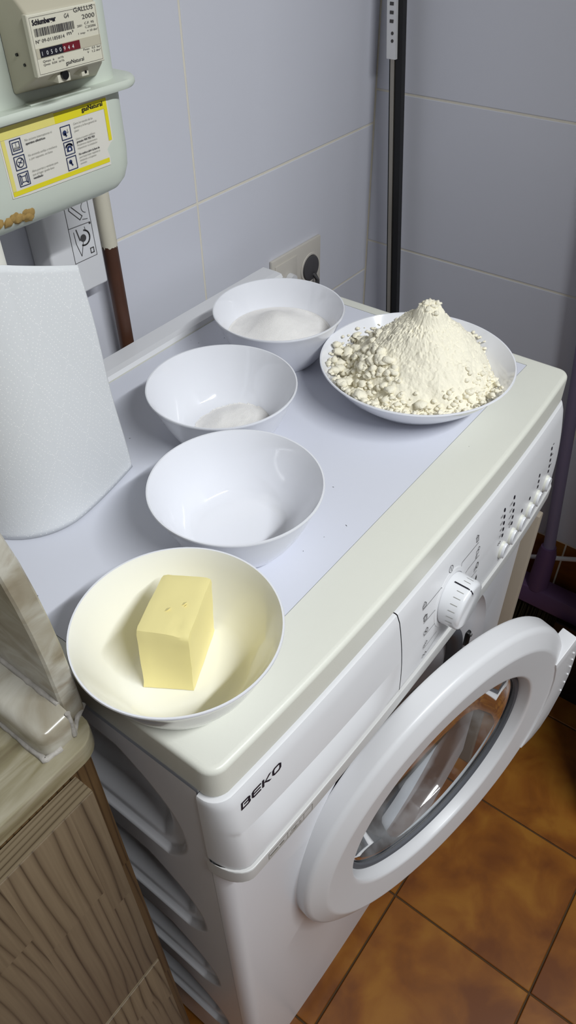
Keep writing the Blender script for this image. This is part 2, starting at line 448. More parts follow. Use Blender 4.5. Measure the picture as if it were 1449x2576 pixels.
# --- lid (top frame) with inlay
def outline(inset, back=0.0):
    return [(x, y) for x, y, _, _ in front_path(inset)] + [(W - inset, D - inset - back), (inset, D - inset - back)]
lid = MB()
IX0, IX1, IY0, IY1 = 0.019, 0.581, 0.0575, 0.4095
rings = []
for ins, z in ((0.0020, 0.8172), (0.0018, 0.8185), (0.0018, 0.845), (0.0022, 0.8472), (0.0034, 0.8490), (0.0050, 0.8498), (0.0070, 0.85)):
    rings.append([(x, y, z) for x, y in outline(ins)])
lid.rings(rings, True, True, False)
nO = len(rings[-1])
# inner rectangle matched point by point with the outer outline
inner = []
for (x, y, z) in rings[-1]:
    cx, cy = (IX0 + IX1) / 2, (IY0 + IY1) / 2
    if y < 0.05: inner.append((min(max(x, IX0), IX1), IY0 if 0.0 < x < W and y < 0.0302 else IY0, 0.85))
    else: inner.append((IX0 if x < cx else IX1, IY1, 0.85))
inner2 = [(x, y, 0.8478) for x, y, z in inner]
lid.rings([rings[-1], inner, inner2], True, False, True)
lid.build('lid_frame', M['cream_plastic'], wm, smooth=True, angle=40, wn=True)
g = 0.0006
MB().box(IX0 + g, IX1 - g, IY0 + g, IY1 - g, 0.8485, 0.8498).build('lid_inlay', M['inlay'], wm)
# raised back strip
bs = MB()
pr = [(0.4105, 0.8502), (0.4135, 0.8542), (0.4215, 0.8552), (0.444, 0.8552), (0.4468, 0.853), (0.4468, 0.8502)]
bs.rings([[(x, y, z) for y, z in pr] for x in (0.0035, 0.5965)], True, True, True)
bs.build('lid_back_strip', M['plastic'], wm)

# --- drawer front and control fascia (bowed, bulging strip under the lid)
PATH = front_path(0.0)
XSEAM = 0.2165
def handle_line(x): return lerp_table([(0.0, 0.7725), (0.03, 0.769), (0.08, 0.766), (0.19, 0.760), (0.3, 0.757)], x)
def handle_depth(x): return 0.026 * smooth(0.008, 0.060, x) * (1 - smooth(0.165, 0.2135, x))
def panel_grid(xa, xb, recess):
    src = [q for q in front_path(0.0, n=150) if xa - 1e-6 <= q[0] <= xb + 1e-6]
    if not recess: src = [(xa, yb(xa), 0, -1)] + src
    else: src = src + [(xb, yb(xb), 0, -1)]
    cols = []
    for (x, y, nx, ny) in src:
        zb_ = zbot(x); zl = handle_line(x); dp = handle_depth(x) if recess else 0
        rows = []
        rows.append((ZTOP, -0.012)); rows.append((ZTOP + 0.0002, -0.0015)); rows.append((ZTOP - 0.0006, 0.0004)); rows.append((ZTOP - 0.002, 0.0010))
        for k in range(1, 9):
            z = ZTOP - 0.002 + (zl - ZTOP + 0.002) * k / 8; rows.append((z, 0.0010 + bulge(z)))
        rows.append((zl - 0.0001, 0.0010 + bulge(zl) - dp * 0.85))
        for k in range(1, 13):
            z = zl + (zb_ - zl) * k / 12; t = k / 12
            rows.append((z, 0.0010 + bulge(z) - dp * 0.85 * (1 - t) ** 1.7))
        rows.append((zb_ - 0.0012, bulge(zb_) + 0.0004)); rows.append((zb_ - 0.0018, bulge(zb_) - 0.0012)); rows.append((zb_ - 0.0020, -0.012))
        cols.append([(x + nx * min(o, 0.0012), y + ny * o, z) for z, o in rows])
    mb = MB(); mb.rings(cols, False)
    return mb
drawer = panel_grid(-0.1, XSEAM - 0.0007, True).build('detergent_drawer', M['plastic'], wm, smooth=True, angle=28)
fascia = panel_grid(XSEAM + 0.0005, 0.7, False).build('control_fascia', M['plastic'], wm, smooth=True, angle=28)
# seam behind the drawer edge
sm = MB(); zs = [0.714 + (0.812 - 0.714) * k / 12 for k in range(13)]
sm.rings([[(XSEAM - 0.0012, S(XSEAM, z) + 0.0015, z) for z in zs], [(XSEAM + 0.0012, S(XSEAM, z) + 0.0015, z) for z in zs]], False)
sm.build('drawer_seam', M['grey_ink'], wm)
# lip below the fascia carrying the printed strip
lp = []
for (x, y, nx, ny) in front_path(0.0):
    zb_ = zbot(x) - 0.003
    lp.append([(x + nx * min(o, 0.0026), y + ny * o, z) for z, o in ((zb_ + 0.0014, 0.0060), (zb_ + 0.0014, 0.0132), (zb_ + 0.0008, 0.0142), (zb_ - 0.0006, 0.0146), (zb_ - 0.0160, 0.0142), (zb_ - 0.0180, 0.0130), (zb_ - 0.0188, 0.0100), (zb_ - 0.0188, -0.012))])
MB().rings(lp, False).build('fascia_lip', M['lip'], wm, smooth=True, angle=42, wn=True)
ls = MB()
def on_lip(x, z):
    zb_ = zbot(x) - 0.003; t = (zb_ - z) / 0.013
    return (x, yb(max(x, CR)) - (0.0146 - 0.0003 * t) - 0.0005, z)
line_on(ls, rect(0.030, 0.083, 0.7025, 0.7125), 0.0005, on_lip, True)
for a, b in ((0.032, 0.040), (0.043, 0.047), (0.060, 0.0602), (0.062, 0.0622)):
    line_on(ls, [(a, 0.7065), (b, 0.7065)], 0.0022, on_lip)
for k in range(9): line_on(ls, [(0.0555 + 0.0016 * k, 0.7035), (0.0555 + 0.0016 * k, 0.7035 + 0.003 + 0.0035 * ((k * 5) % 3) / 2)], 0.0004, on_lip)
line_on(ls, [(0.0520, 0.7025), (0.0520, 0.7125)], 0.0004, on_lip)
line_on(ls, [(0.0720, 0.7025), (0.0720, 0.7125)], 0.0004, on_lip)
ls.build('energy_sticker', M['pale_ink'], wm)

# --- printing on the fascia
BK = {  # strokes in a unit letter box (0..1 wide, 0..1 high)
 'B': [[(0, 0), (0.16, 0), (0.16, 1), (0, 1)], [(0.16, 0), (0.80, 0), (0.98, 0.10), (1.0, 0.34), (0.90, 0.50), (0.96, 0.62), (0.96, 0.88), (0.80, 1.0), (0.16, 1.0), (0.16, 0.82), (0.74, 0.82), (0.78, 0.74), (0.72, 0.60), (0.30, 0.60), (0.30, 0.44), (0.72, 0.44), (0.80, 0.34), (0.76, 0.18), (0.16, 0.18)]],
 'E': [[(1, 0), (1, 0.18), (0.28, 0.18), (0.18, 0.30), (0.18, 0.42), (0.96, 0.42), (0.96, 0.58), (0.18, 0.58), (0.18, 0.70), (0.28, 0.82), (1, 0.82), (1, 1), (0.20, 1), (0.0, 0.84), (0.0, 0.16), (0.20, 0)]],
 'K': [[(0, 0), (0.2, 0), (0.2, 1), (0, 1)], [(0.2, 0.42), (0.78, 1.0), (1.05, 1.0), (0.42, 0.50), (1.05, 0), (0.74, 0), (0.2, 0.46)]],
 'O': [[(0.22, 0), (0.78, 0), (1, 0.2), (1, 0.8), (0.78, 1), (0.5, 1), (0.5, 0.82), (0.72, 0.82), (0.82, 0.70), (0.82, 0.30), (0.72, 0.18), (0.30, 0.18), (0.19, 0.30), (0.19, 0.70), (0.30, 0.82), (0.5, 0.82), (0.5, 1), (0.22, 1), (0, 0.8), (0, 0.2)]]}
lg = MB()
lw, lh = 0.0094, 0.0066; x0 = 0.0158
for ch in 'BEKO':
    for poly in BK[ch]:
        pts = [on_panel(x0 + u * lw + v * 0.0016, 0.7955 + v * lh + 0.0008 * (x0 - 0.015) / 0.05, 0.0017) for u, v in poly]
        lg.add(pts, [tuple(range(len(pts)))])
    x0 += lw * 1.145
lg = lg.build('brand_logo', M['ink'], wm)
bm = bmesh.new(); bm.from_mesh(lg.data); bmesh.ops.triangulate(bm, faces=bm.faces); bm.to_mesh(lg.data); bm.free()

op = lambda x, z: on_panel(x, z, 0.0016)
lw = 0.00055
def printed(name, strokes, polys=(), m='grey_ink'):
    pr = MB()
    for pts, w_, closed in strokes: line_on(pr, pts, w_, op, closed)
    for pts in polys: poly_on(pr, pts, op)
    return pr.build(name, M[m], wm, kind='stuff' if len(strokes) > 1 else None)
printed('power_icon', [(arc(0.3047, 0.7965, 0.0036), lw, True), ([(0.3047, 0.7943), (0.3047, 0.7987)], lw, False), ([(0.3047, 0.7915), (0.3047, 0.7893)], lw, False)])
for pts in ([(0.2522, 0.7892), (0.2862, 0.7888), (0.2898, 0.7825)], [(0.253, 0.772), (0.277, 0.771), (0.280, 0.7695)], [(0.2537, 0.7539), (0.2755, 0.7528)], [(0.2548, 0.7348), (0.2804, 0.7359)], [(0.257, 0.720), (0.287, 0.727)],
            [(0.3225, 0.7816), (0.3258, 0.788), (0.360, 0.787)], [(0.3335, 0.7684), (0.3385, 0.7697), (0.3625, 0.769)], [(0.3395, 0.7505), (0.3600, 0.7504)], [(0.337, 0.734), (0.360, 0.735)]):
    printed('guide_line', [(pts, lw * 0.8, False)])
# programme pictograms: iron-like, basket, shirt, tap, wool outlines
printed('programme_icon', [([(0.2525, 0.7905), (0.2590, 0.7905), (0.2590, 0.7935), (0.2565, 0.7962), (0.2530, 0.7930)], lw, True), ([(0.2535, 0.7925), (0.2580, 0.7935)], lw, False)])
printed('programme_icon', [(rect(0.2540, 0.2590, 0.7735, 0.7790), lw * 1.4, True), ([(0.2530, 0.7785), (0.2565, 0.7805), (0.2600, 0.7785)], lw, False), ([(0.2550, 0.7750), (0.2580, 0.7775)], lw, False)])
printed('programme_icon', [(arc(0.2555, 0.7573, 0.0016, 0.0022), lw, True), (arc(0.2595, 0.7583, 0.0018, 0.0026), lw * 1.4, True)])
printed('programme_icon', [([(0.2545, 0.7372), (0.2555, 0.7400), (0.2580, 0.7392), (0.2575, 0.7370)], lw, True), (arc(0.2598, 0.7408, 0.0016), lw, True)])
printed('programme_icon', [([(0.2550, 0.7215), (0.2570, 0.7250), (0.2590, 0.7225), (0.2612, 0.7255), (0.2628, 0.7228)], lw * 1.3, False)])
printed('programme_icon', [(rect(0.3555, 0.3600, 0.7900, 0.7950), lw, True), ([(0.3548, 0.7950), (0.3575, 0.7975), (0.3607, 0.7950)], lw, False), ([(0.3563, 0.7915), (0.3592, 0.7935)], lw, False)])
printed('programme_icon', [(rect(0.3560, 0.3602, 0.7740, 0.7782), lw, True), (arc(0.3610, 0.7790, 0.0018), lw, True), (rect(0.3545, 0.3570, 0.7705, 0.7730), lw, True)])
printed('programme_icon', [([(0.3530, 0.7535 + 0.0012 * q), (0.3575, 0.7548 + 0.0012 * q)], lw, False) for q in range(4)] + [(arc(0.3595, 0.7580, 0.0022, 0.0034), lw * 1.6, True)])
printed('programme_icon', [], [[(0.3590, 0.7355), (0.3612, 0.7345), (0.3622, 0.7385), (0.3612, 0.7440), (0.3598, 0.7400)]])
def number(s, x, z, h, w_):
    mb = MB(); text_on(mb, s, x, z, h, w_, put=op); mb.build('printed_number', M['grey_ink'], wm, kind='stuff')
for k, s in enumerate(('90', '60', '40', '30')): number(s, 0.4105, 0.7790 - 0.0085 * k, 0.0030, 0.0056)
printed('cold_wash_icon', [(arc(0.4112, 0.7450, 0.0013), lw * 1.4, True), (arc(0.4148, 0.7450, 0.0013), lw * 1.4, True)])
for k, s in enumerate(('1000', '800', '600', '400')): number(s, 0.4330, 0.7795 - 0.0085 * k, 0.0028, 0.0070)
printed('spin_icon', [(arc(0.4385, 0.7500, 0.0018), lw, True)])
for k in range(3): printed('step_mark', [([(0.5575, 0.7795 - 0.0140 * k), (0.5605, 0.7795 - 0.0140 * k)], 0.0010, False)])
led = [(0.4195, z) for z in (0.7849, 0.7764, 0.7681, 0.7598, 0.7514)] + [(0.4436, z) for z in (0.7845, 0.7755, 0.767, 0.7585, 0.75)] + \
      [(0.4724, 0.7461), (0.4945, 0.7476), (0.5183, 0.7629), (0.5183, 0.7550), (0.5183, 0.7475)] + [(0.5532, z) for z in (0.777, 0.769, 0.7612, 0.753, 0.7455)]
lm_ = None
for (x, z) in led:
    mb = MB(); mb.add([on_panel(x + 0.0018 * math.cos(a), z + 0.0025 * math.sin(a), 0.0017) for a in [2 * PI * k / 12 for k in range(12)]], [tuple(range(12))])
    mb.build('indicator_light', M['ink'], wm)

# --- knob
KX, KZ = 0.303, 0.7625
kn = MB()
prof = [(0.0, 0.0215), (0.0205, 0.0212), (0.0232, 0.0205), (0.0246, 0.0188), (0.0250, 0.0160), (0.0256, 0.004), (0.0256, -0.004)]
y0 = S(KX, KZ) - 0.001
n = 72
kn.rings([[(KX + r * math.cos(2 * PI * k / n), y0 - h, KZ + r * math.sin(2 * PI * k / n)) for k in range(n)] for r, h in prof[1:]], True, True, False)
knob = kn.build('programme_knob', M['knob'], wm, smooth=True, angle=50)
mk = MB()
def kp(ang, h, r): return (KX + r * math.cos(ang), y0 - h, KZ + r * math.sin(ang))
a = math.radians(97); w = 0.028
mk.add([kp(a - w, 0.003, 0.0262), kp(a + w, 0.003, 0.0262), kp(a + w, 0.0165, 0.0254), kp(a - w, 0.0165, 0.0254), kp(a + w, 0.0200, 0.0240), kp(a - w, 0.0200, 0.0240), kp(a + w * 1.1, 0.0219, 0.0210), kp(a - w * 1.1, 0.0219, 0.0210), kp(a, 0.0219, 0.0165)],
       [(0, 1, 2, 3), (3, 2, 4, 5), (5, 4, 6, 7), (7, 6, 8)])
mk.build('pointer_mark', M['ink'], knob)
tk = MB()
for k in range(24):
    aa = a + 2 * PI * k / 24
    if k == 0: continue
    tk.add([kp(aa - 0.010, 0.009, 0.02572), kp(aa + 0.010, 0.009, 0.02572), kp(aa + 0.010, 0.0158, 0.02528), kp(aa - 0.010, 0.0158, 0.02528)], [(0, 1, 2, 3)])
tk.build('tick_marks', M['pale_ink'], knob)
dh = MB()
dh.rings([[(KX + r * math.cos(2 * PI * k / 48), S(KX + r * math.cos(2 * PI * k / 48), KZ + r * math.sin(2 * PI * k / 48)) - o, KZ + r * math.sin(2 * PI * k / 48)) for k in range(48)] for r, o in ((0.0310, 0.0010), (0.0300, 0.0018), (0.0262, 0.0018))], True)
dh.build('knob_collar', M['plastic'], wm, smooth=True)

# --- push buttons
for x, z in ((0.4258, 0.7255), (0.4502, 0.7258), (0.4746, 0.7262), (0.4992, 0.7265), (0.5228, 0.7270), (0.5530, 0.7275)):
    b1 = MB(); n = 24; y1 = S(x, z) - 0.0008
    def oval(rx, rz, h): return [(x + rx * math.cos(2 * PI * k / n), y1 - h, z + rz * math.sin(2 * PI * k / n)) for k in range(n)]
    b1.rings([oval(0.0078, 0.0112, -0.003), oval(0.0078, 0.0112, 0.0018), oval(0.0072, 0.0106, 0.0026)], True, False, True)
    base = b1.build('button_base', M['cream_plastic'], wm, smooth=True, angle=40)
    b2 = MB(); b2.rings([oval(0.0066, 0.0100, 0.0018), oval(0.0066, 0.0100, 0.0042), oval(0.0060, 0.0092, 0.0054), oval(0.0030, 0.0070, 0.0048)], True, False, True)
    b2.build('push_button', M['knob'], base, smooth=True, angle=40)

# --- lower front with the round door dish
DCX, DCZ = 0.292, 0.489
fp = MB(); n = 128
ZF0, ZF1 = 0.065, 0.7005
def yfp(x): return 0.0080 + 0.008 * abs(2 * x / W - 1) ** 2.5
rings = []
for r, y in ((0.150, 0.060), (0.1505, 0.034), (0.156, 0.027), (0.192, 0.021), (0.202, 0.0150), (0.206, 0.0085), (0.2095, None)):
    rings.append([(DCX + r * math.cos(2 * PI * k / n), (yfp(DCX + r * math.cos(2 * PI * k / n)) if y is None else y), DCZ + r * math.sin(2 * PI * k / n)) for k in range(n)])
XA, XB = 0.0145, W - 0.0145
outer = []
for k in range(n):
    c, s = math.cos(2 * PI * k / n), math.sin(2 * PI * k / n)
    t = min(((XB - DCX) / c if c > 1e-9 else 1e9), ((XA - DCX) / c if c < -1e-9 else 1e9), ((ZF1 - DCZ) / s if s > 1e-9 else 1e9), ((ZF0 - DCZ) / s if s < -1e-9 else 1e9))
    x, z = DCX + t * c, DCZ + t * s
    outer.append([x, yfp(x), z])
for cx, cz in ((XA, ZF0), (XA, ZF1), (XB, ZF0), (XB, ZF1)):       # snap to the corners
    q = min(outer, key=lambda o_: (o_[0] - cx) ** 2 + (o_[2] - cz) ** 2); q[0] = cx; q[2] = cz; q[1] = yfp(cx)
mid = []
for a_, b_ in zip(rings[-1], outer):
    mid.append(((a_[0] + b_[0]) / 2, yfp((a_[0] + b_[0]) / 2), (a_[2] + b_[2]) / 2))
rings += [mid, [tuple(q) for q in outer]]
fp.rings(rings, True)
for sx, xe, sgn in ((XA, 0.0, -1), (XB, W, 1)):                   # rounded vertical edges
    prof = [(sx + sgn * 0.0145 * math.sin(a_), yfp(sx) + 0.0145 * (1 - math.cos(a_))) for a_ in [PI / 2 * k / 6 for k in range(7)]] + [(xe, 0.0302)]
    fp.rings([[(x, y, z) for z in (ZF0, ZF1)] for x, y in prof], False)
fp.rings([[(XA, yfp(XA), ZF0), (XB, yfp(XB), ZF0)], [(XA, 0.03, ZF0), (XB, 0.03, ZF0)]], False)
fp.build('front_panel', M['enamel'], wm, smooth=True, angle=30)
MB().box(0.02, W - 0.02, 0.024, 0.05, 0.012, 0.07).build('kick_plate', M['plastic'], wm)
for x in (0.05, W - 0.05):
    for y in (0.07, D - 0.05):
        MB().tube([(x, y, 0.0), (x, y, 0.03)], 0.018, 12).build('foot', M['black'], wm)
# rubber gasket and drum
def yl(profile, n=96, c=(DCX, DCZ)): return [[(c[0] + r * math.cos(2 * PI * k / n), y, c[1] + r * math.sin(2 * PI * k / n)) for k in range(n)] for r, y in profile]
MB().rings(yl([(0.1515, 0.040), (0.1560, 0.026), (0.1590, 0.0195), (0.1570, 0.0145), (0.1500, 0.0125), (0.1430, 0.0160), (0.1400, 0.024), (0.1420, 0.036), (0.1365, 0.046), (0.1310, 0.060), (0.1330, 0.080)]), True).build('door_gasket', M['rubber'], wm, smooth=True, angle=70)
MB().rings(yl([(0.134, 0.078), (0.150, 0.090), (0.200, 0.095), (0.205, 0.12), (0.205, 0.36), (0.17, 0.385)]), True, False, True).build('drum', M['drum'], wm, smooth=True, angle=40)
lt = MB().box(DCX + 0.1800, DCX + 0.1890, 0.0170, 0.026, DCZ - 0.004, DCZ + 0.024).build('latch_slot', M['black'], wm, bevel=0.003)
MB().tube([(DCX + 0.1840, 0.0180, DCZ + 0.020), (DCX + 0.1840, 0.0150, DCZ + 0.020)], 0.0024, 10).build('latch_pin', M['steel'], lt, smooth=True)

# --- the door, ajar by about thirteen degrees on its left hinge
TH = 0.2252; RD = 0.213
door_c = (0.2867, -0.0536, 0.4892)
def dl(profile, n=128): return [[(r * math.cos(2 * PI * k / n), y, r * math.sin(2 * PI * k / n)) for k in range(n)] for r, y in profile]
dr = MB()
dr.rings(dl([(0.1415, 0.0240), (0.1440, 0.0120), (0.1462, 0.0040), (0.1470, 0.0015), (0.1486, 0.0002), (0.1510, -0.0004), (0.1860, -0.0046), (0.1885, -0.0046), (0.1910, -0.0038), (0.2060, 0.0018), (0.2090, 0.0034), (0.2110, 0.0058), (0.2118, 0.0085), (0.2125, 0.0240), (0.2110, 0.0268), (0.2060, 0.0280), (0.1600, 0.0285), (0.1415, 0.0270), (0.1415, 0.0240)]), True)
door = dr.build('door', M['plastic'], wm, smooth=True, angle=38, wn=True)
door.matrix_parent_inverse = Matrix.Translation(wm.location).inverted()
door.location = door_c; door.rotation_euler = (0, 0, -TH)
gl = MB()
outer_p = [(0.1425, 0.0205), (0.1370, 0.0212), (0.1335, 0.0240), (0.1300, 0.0330), (0.1250, 0.0470), (0.1170, 0.0590), (0.1040, 0.0680), (0.0850, 0.0740), (0.0550, 0.0775), (0.0200, 0.0785)]
inner_p = [(0.0200, 0.0763), (0.0550, 0.0753), (0.0845, 0.0718), (0.1030, 0.0660), (0.1155, 0.0574), (0.1230, 0.0460), (0.1280, 0.0322), (0.1313, 0.0226), (0.1360, 0.0190), (0.1425, 0.0180)]
r1 = dl(outer_p, 96); r2 = dl(inner_p, 96)
gl.rings(r1, True, False, True)
gl.build('glass_bowl', M['glass'], door, smooth=True, loc=(0, 0, 0), angle=50)
sl = MB(); sl.rings(dl([(0.1445, 0.0150), (0.1400, 0.0135), (0.1375, 0.0150), (0.1375, 0.0185)], 96), True)
sl.build('glass_seal', M['rubber'], door, smooth=True, loc=(0, 0, 0))
hd = MB()                                # handle flap on the free side
def hring(ang, r0, r1, y0, y1):
    a_ = math.radians(ang); c, s = math.cos(a_), math.sin(a_)
    return [(r0 * c, y0, r0 * s), (r1 * c, y0 + 0.003, r1 * s), (r1 * c, y1, r1 * s), (r0 * c, y1, r0 * s)]
hs = []
for ang, r1_ in ((-32, 0.2085), (-30, 0.219), (-26, 0.2275), (-20, 0.231), (-10, 0.232), (0, 0.2325), (10, 0.232), (18, 0.231), (23, 0.2295)):
    hs.append(hring(ang, 0.186, r1_, -0.0065, 0.017))
hd.rings(hs, True, True, True)
handle = hd.build('door_handle', M['plastic'], door, bevel=0.0012, loc=(0, 0, 0))
hb = MB()
for k in range(6):
    a_ = math.radians(-7 + 4.4 * k); r_ = 0.2225; c, s = math.cos(a_), math.sin(a_)
    hb.rings([[(r_ * c + q * math.cos(t), -0.0045 - h, r_ * s + q * math.sin(t)) for t in [2 * PI * m_ / 8 for m_ in range(8)]] for q, h in ((0.0015, -0.002), (0.0013, 0.0006), (0.0006, 0.0012))], True, False, True)
hb.build('grip_dots', M['knob'], handle, smooth=True, loc=(0, 0, 0))
hg = MB().box(-0.2155, -0.198, 0.0285, 0.046, -0.052, 0.0); hg.box(-0.2155, -0.198, 0.0285, 0.046, 0.010, 0.055)
hg.build('hinge', M['rubber'], door, bevel=0.002, loc=(0, 0, 0))

# ================================================================== bowls, plate, food
BOWL_OUT = [(0.0, 0.0015), (0.036, 0.0015), (0.0385, 0.0), (0.0415, 0.0), (0.0440, 0.0022), (0.0500, 0.0105), (0.0565, 0.0220), (0.0625, 0.0350), (0.0678, 0.0480), (0.0710, 0.0555), (0.0722, 0.0575), (0.0718, 0.0586), (0.0706, 0.0585)]
BOWL_IN = [(0.0692, 0.0560), (0.0655, 0.0470), (0.0600, 0.0340), (0.0540, 0.0220), (0.0475, 0.0115), (0.0420, 0.0068), (0.0360, 0.0050), (0.0, 0.0046)]
def bowl_in_z(r): return lerp_table([(a, b) for a, b in reversed(BOWL_IN)], r)
bmb = MB()
o_r = lathe(BOWL_OUT[1:], 96); i_r = lathe(BOWL_IN[:-1], 96)
bmb.rings(o_r, True, True, False, 0); bmb.rings([o_r[-1]] + i_r, True, False, True, 1)
bowl_white = bmb.build('bowl', [M['opal'], M['opal']], smooth=True, angle=60)
tag(bowl_white, 'white glass bowl heaped with sugar, farthest back on the machine', 'bowl', 'white glass bowls on the machine')
bowl_white.location = (0.4381, 0.2942, 0.8498)
bw = [bowl_white]
for (x, y), lab in (((0.2878, 0.2467), 'white glass bowl with a thin patch of sugar at its bottom'),
                    ((0.1848, 0.1430), 'empty white glass bowl between the butter bowl and the sugar bowl'),
                    ((0.0506, 0.0816), 'white glass bowl holding the butter block, nearest the machine corner')):
    o = bowl_white.copy(); col.objects.link(o); o.location = (x, y, 0.8498); o['label'] = lab; bw.append(o)
bw[3].data = bowl_white.data.copy(); bw[3].data.materials[1] = M['opal_butter_bounce']

PLATE_OUT = [(0.044, 0.0012), (0.0465, 0.0), (0.0495, 0.0), (0.054, 0.0025), (0.068, 0.0105), (0.082, 0.0225), (0.092, 0.0335), (0.0985, 0.0412), (0.0995, 0.0425), (0.0990, 0.0434), (0.0976, 0.0434)]
PLATE_IN = [(0.0962, 0.0418), (0.0895, 0.0345), (0.0795, 0.0240), (0.0660, 0.0125), (0.0530, 0.0052), (0.0440, 0.0040)]
def plate_in_z(r): return lerp_table([(0, 0.0040)] + [(a, b) for a, b in reversed(PLATE_IN)] + [(0.1, 0.044)], r)
pm = MB(); po = lathe(PLATE_OUT, 128); pi_ = lathe(PLATE_IN, 128)
pm.rings(po, True, True, False); pm.rings([po[-1]] + pi_, True, False, True)
PLC = (0.4563, 0.1304, 0.8498)
plate = pm.build('deep_plate', M['opal'], smooth=True, angle=60); plate.location = PLC
tag(plate, 'deep white glass plate piled with flour', 'plate')

def heap(name, centre, rmax, hfun, floor_fun, nr, na, m, label, cat, extra=None):
    """a loose heap as a height field over a dish, closed underneath along the dish"""
    mb = MB(); rings = []; low = []
    for i in range(nr + 1):
        r = rmax * i / nr
        ring = []; lr = []
        for k in range(na):
            a = 2 * PI * k / na; x, y = r * math.cos(a), r * math.sin(a)
            z = max(hfun(x, y), floor_fun(r) + 0.0004) if i < nr else floor_fun(r) + 0.0004
            ring.append((x, y, z)); lr.append(hfun(x, y) < floor_fun(r))
        rings.append(ring); low.append(lr)
    fs = []
    for i in range(1, nr):
        for k in range(na):
            k2 = (k + 1) % na
            if low[i][k] and low[i][k2] and low[i + 1][k] and low[i + 1][k2]: continue      # bare dish
            fs.append(((i - 1) * na + k, (i - 1) * na + k2, i * na + k2, i * na + k))
    mb.add([q for r_ in rings[1:] for q in r_], fs); mb.add([rings[0][0]] + rings[1], [(0, 1 + k, 1 + (k + 1) % na) for k in range(na)])
    if extra: extra(mb)
    o = mb.build(name, m, smooth=True, angle=80); o.location = centre
    return tag(o, label, cat, kind='stuff')

def fbm(x, y, s, oct_=4):
    return sum(noise.noise(Vector((x * s * 2 ** k, y * s * 2 ** k, 3.7 + k))) / 2 ** k for k in range(oct_))

def sug1(x, y):
    d = math.hypot(x - 0.004, y - 0.006)
    return 0.0265 + 0.0205 * math.exp(-(d / 0.034) ** 2) + 0.0012 * fbm(x, y, 45, 3)
heap('sugar', bw[0].location, 0.0575, sug1, bowl_in_z, 46, 110, M['sugar'], 'mound of white granulated sugar in the farthest bowl', 'sugar')
def sug2(x, y):
    d = math.hypot((x - 0.007) / 1.15, (y + 0.010))
    return 0.0036 + 0.0115 * (1 - smooth(0.014, 0.051, d)) + 0.0010 * fbm(x, y, 60, 3)
heap('sugar', bw[1].location, 0.0500, sug2, bowl_in_z, 46, 110, M['sugar'], 'small patch of white sugar in the second bowl from the back', 'sugar')

PKX, PKY = 0.006, -0.006
FL = [(0, 0.1035), (0.007, 0.1030), (0.012, 0.0985), (0.017, 0.0885), (0.032, 0.0765), (0.050, 0.0600), (0.070, 0.0405), (0.082, 0.0290), (0.100, 0.0160)]
def flour_h(x, y):
    dx, dy = x - PKX, y - PKY
    d = math.hypot(dx, dy) * (1 + 0.10 * noise.noise(Vector((x * 28, y * 28, 1.3))))
    h = lerp_table(FL, d)
    h += 0.0042 * fbm(x, y, 48, 6) + 0.0024 * abs(noise.noise(Vector((x * 240, y * 240, 2)))) + 0.0014 * noise.noise(Vector((x * 620, y * 620, 4)))
    side = 0.6 * x - 0.8 * y                          # the heap stays clear of the rim on this side
    h -= 0.016 * smooth(0.058, 0.082, side)
    h -= 0.018 * smooth(0.080, 0.0925, math.hypot(x, y))
    return h
def flour_lumps(mb):
    bm = bmesh.new(); bmesh.ops.create_icosphere(bm, subdivisions=2, radius=1.0)
    base = [v.co.copy() for v in bm.verts]; faces = [tuple(v.index for v in f.verts) for f in bm.faces]; bm.free()
    rnd = random.Random(11)
    def lump(x, y, z, s):
        rr = math.hypot(x, y)
        if rr + s * 1.5 > 0.0945: return
        z = max(z, plate_in_z(rr + s * 1.3) + s * 0.55)
        off = Vector((rnd.random() * 50, rnd.random() * 50, rnd.random() * 50)); R = Matrix.Rotation(rnd.random() * 6, 3, 'Z')
        sc = Vector((rnd.uniform(0.8, 1.25), rnd.uniform(0.8, 1.25), rnd.uniform(0.6, 0.95)))
        pts = []
        for q in base:
            k = 1 + 0.55 * noise.noise(q * 1.7 + off) + 0.26 * noise.noise(q * 4.5 + off)
            p_ = R @ Vector((q.x * sc.x, q.y * sc.y, q.z * sc.z)) * (k * s); pts.append((x + p_.x, y + p_.y, z + p_.z))
        mb.add(pts, faces)
    for k in range(760):                          # crumbs along the rim of the heap
        a = rnd.uniform(0, 2 * PI); r = rnd.gauss(0.0815, 0.0065); r = min(r, 0.0905)
        s = rnd.uniform(0.0008, 0.0024) * (1.25 if math.cos(a - 3.6) > 0 else 0.9)
        x, y = r * math.cos(a), r * math.sin(a)
        if 0.6 * x - 0.8 * y > 0.078: continue
        lump(x, y, max(flour_h(x, y), plate_in_z(r)) + s * 0.4, s)
    for k in range(150):                          # bigger clods on the left of the heap
        a = math.radians(rnd.gauss(138, 27)); r = rnd.uniform(0.042, 0.088); s = rnd.uniform(0.0020, 0.0058)
        x, y = r * math.cos(a), r * math.sin(a); lump(x, y, max(flour_h(x, y), plate_in_z(r)) + s * 0.30, s)
    for k in range(26):                           # broken tip
        a = rnd.uniform(0, 2 * PI); r = rnd.uniform(0, 0.012); s = rnd.uniform(0.0016, 0.0040)
        x, y = PKX + r * math.cos(a), PKY + r * math.sin(a); lump(x, y, flour_h(x, y) - s * 0.2, s)
heap('flour', PLC, 0.0915, flour_h, plate_in_z, 110, 320, M['flour'], 'tall crumbly heap of cream-white flour on the plate', 'flour', flour_lumps)

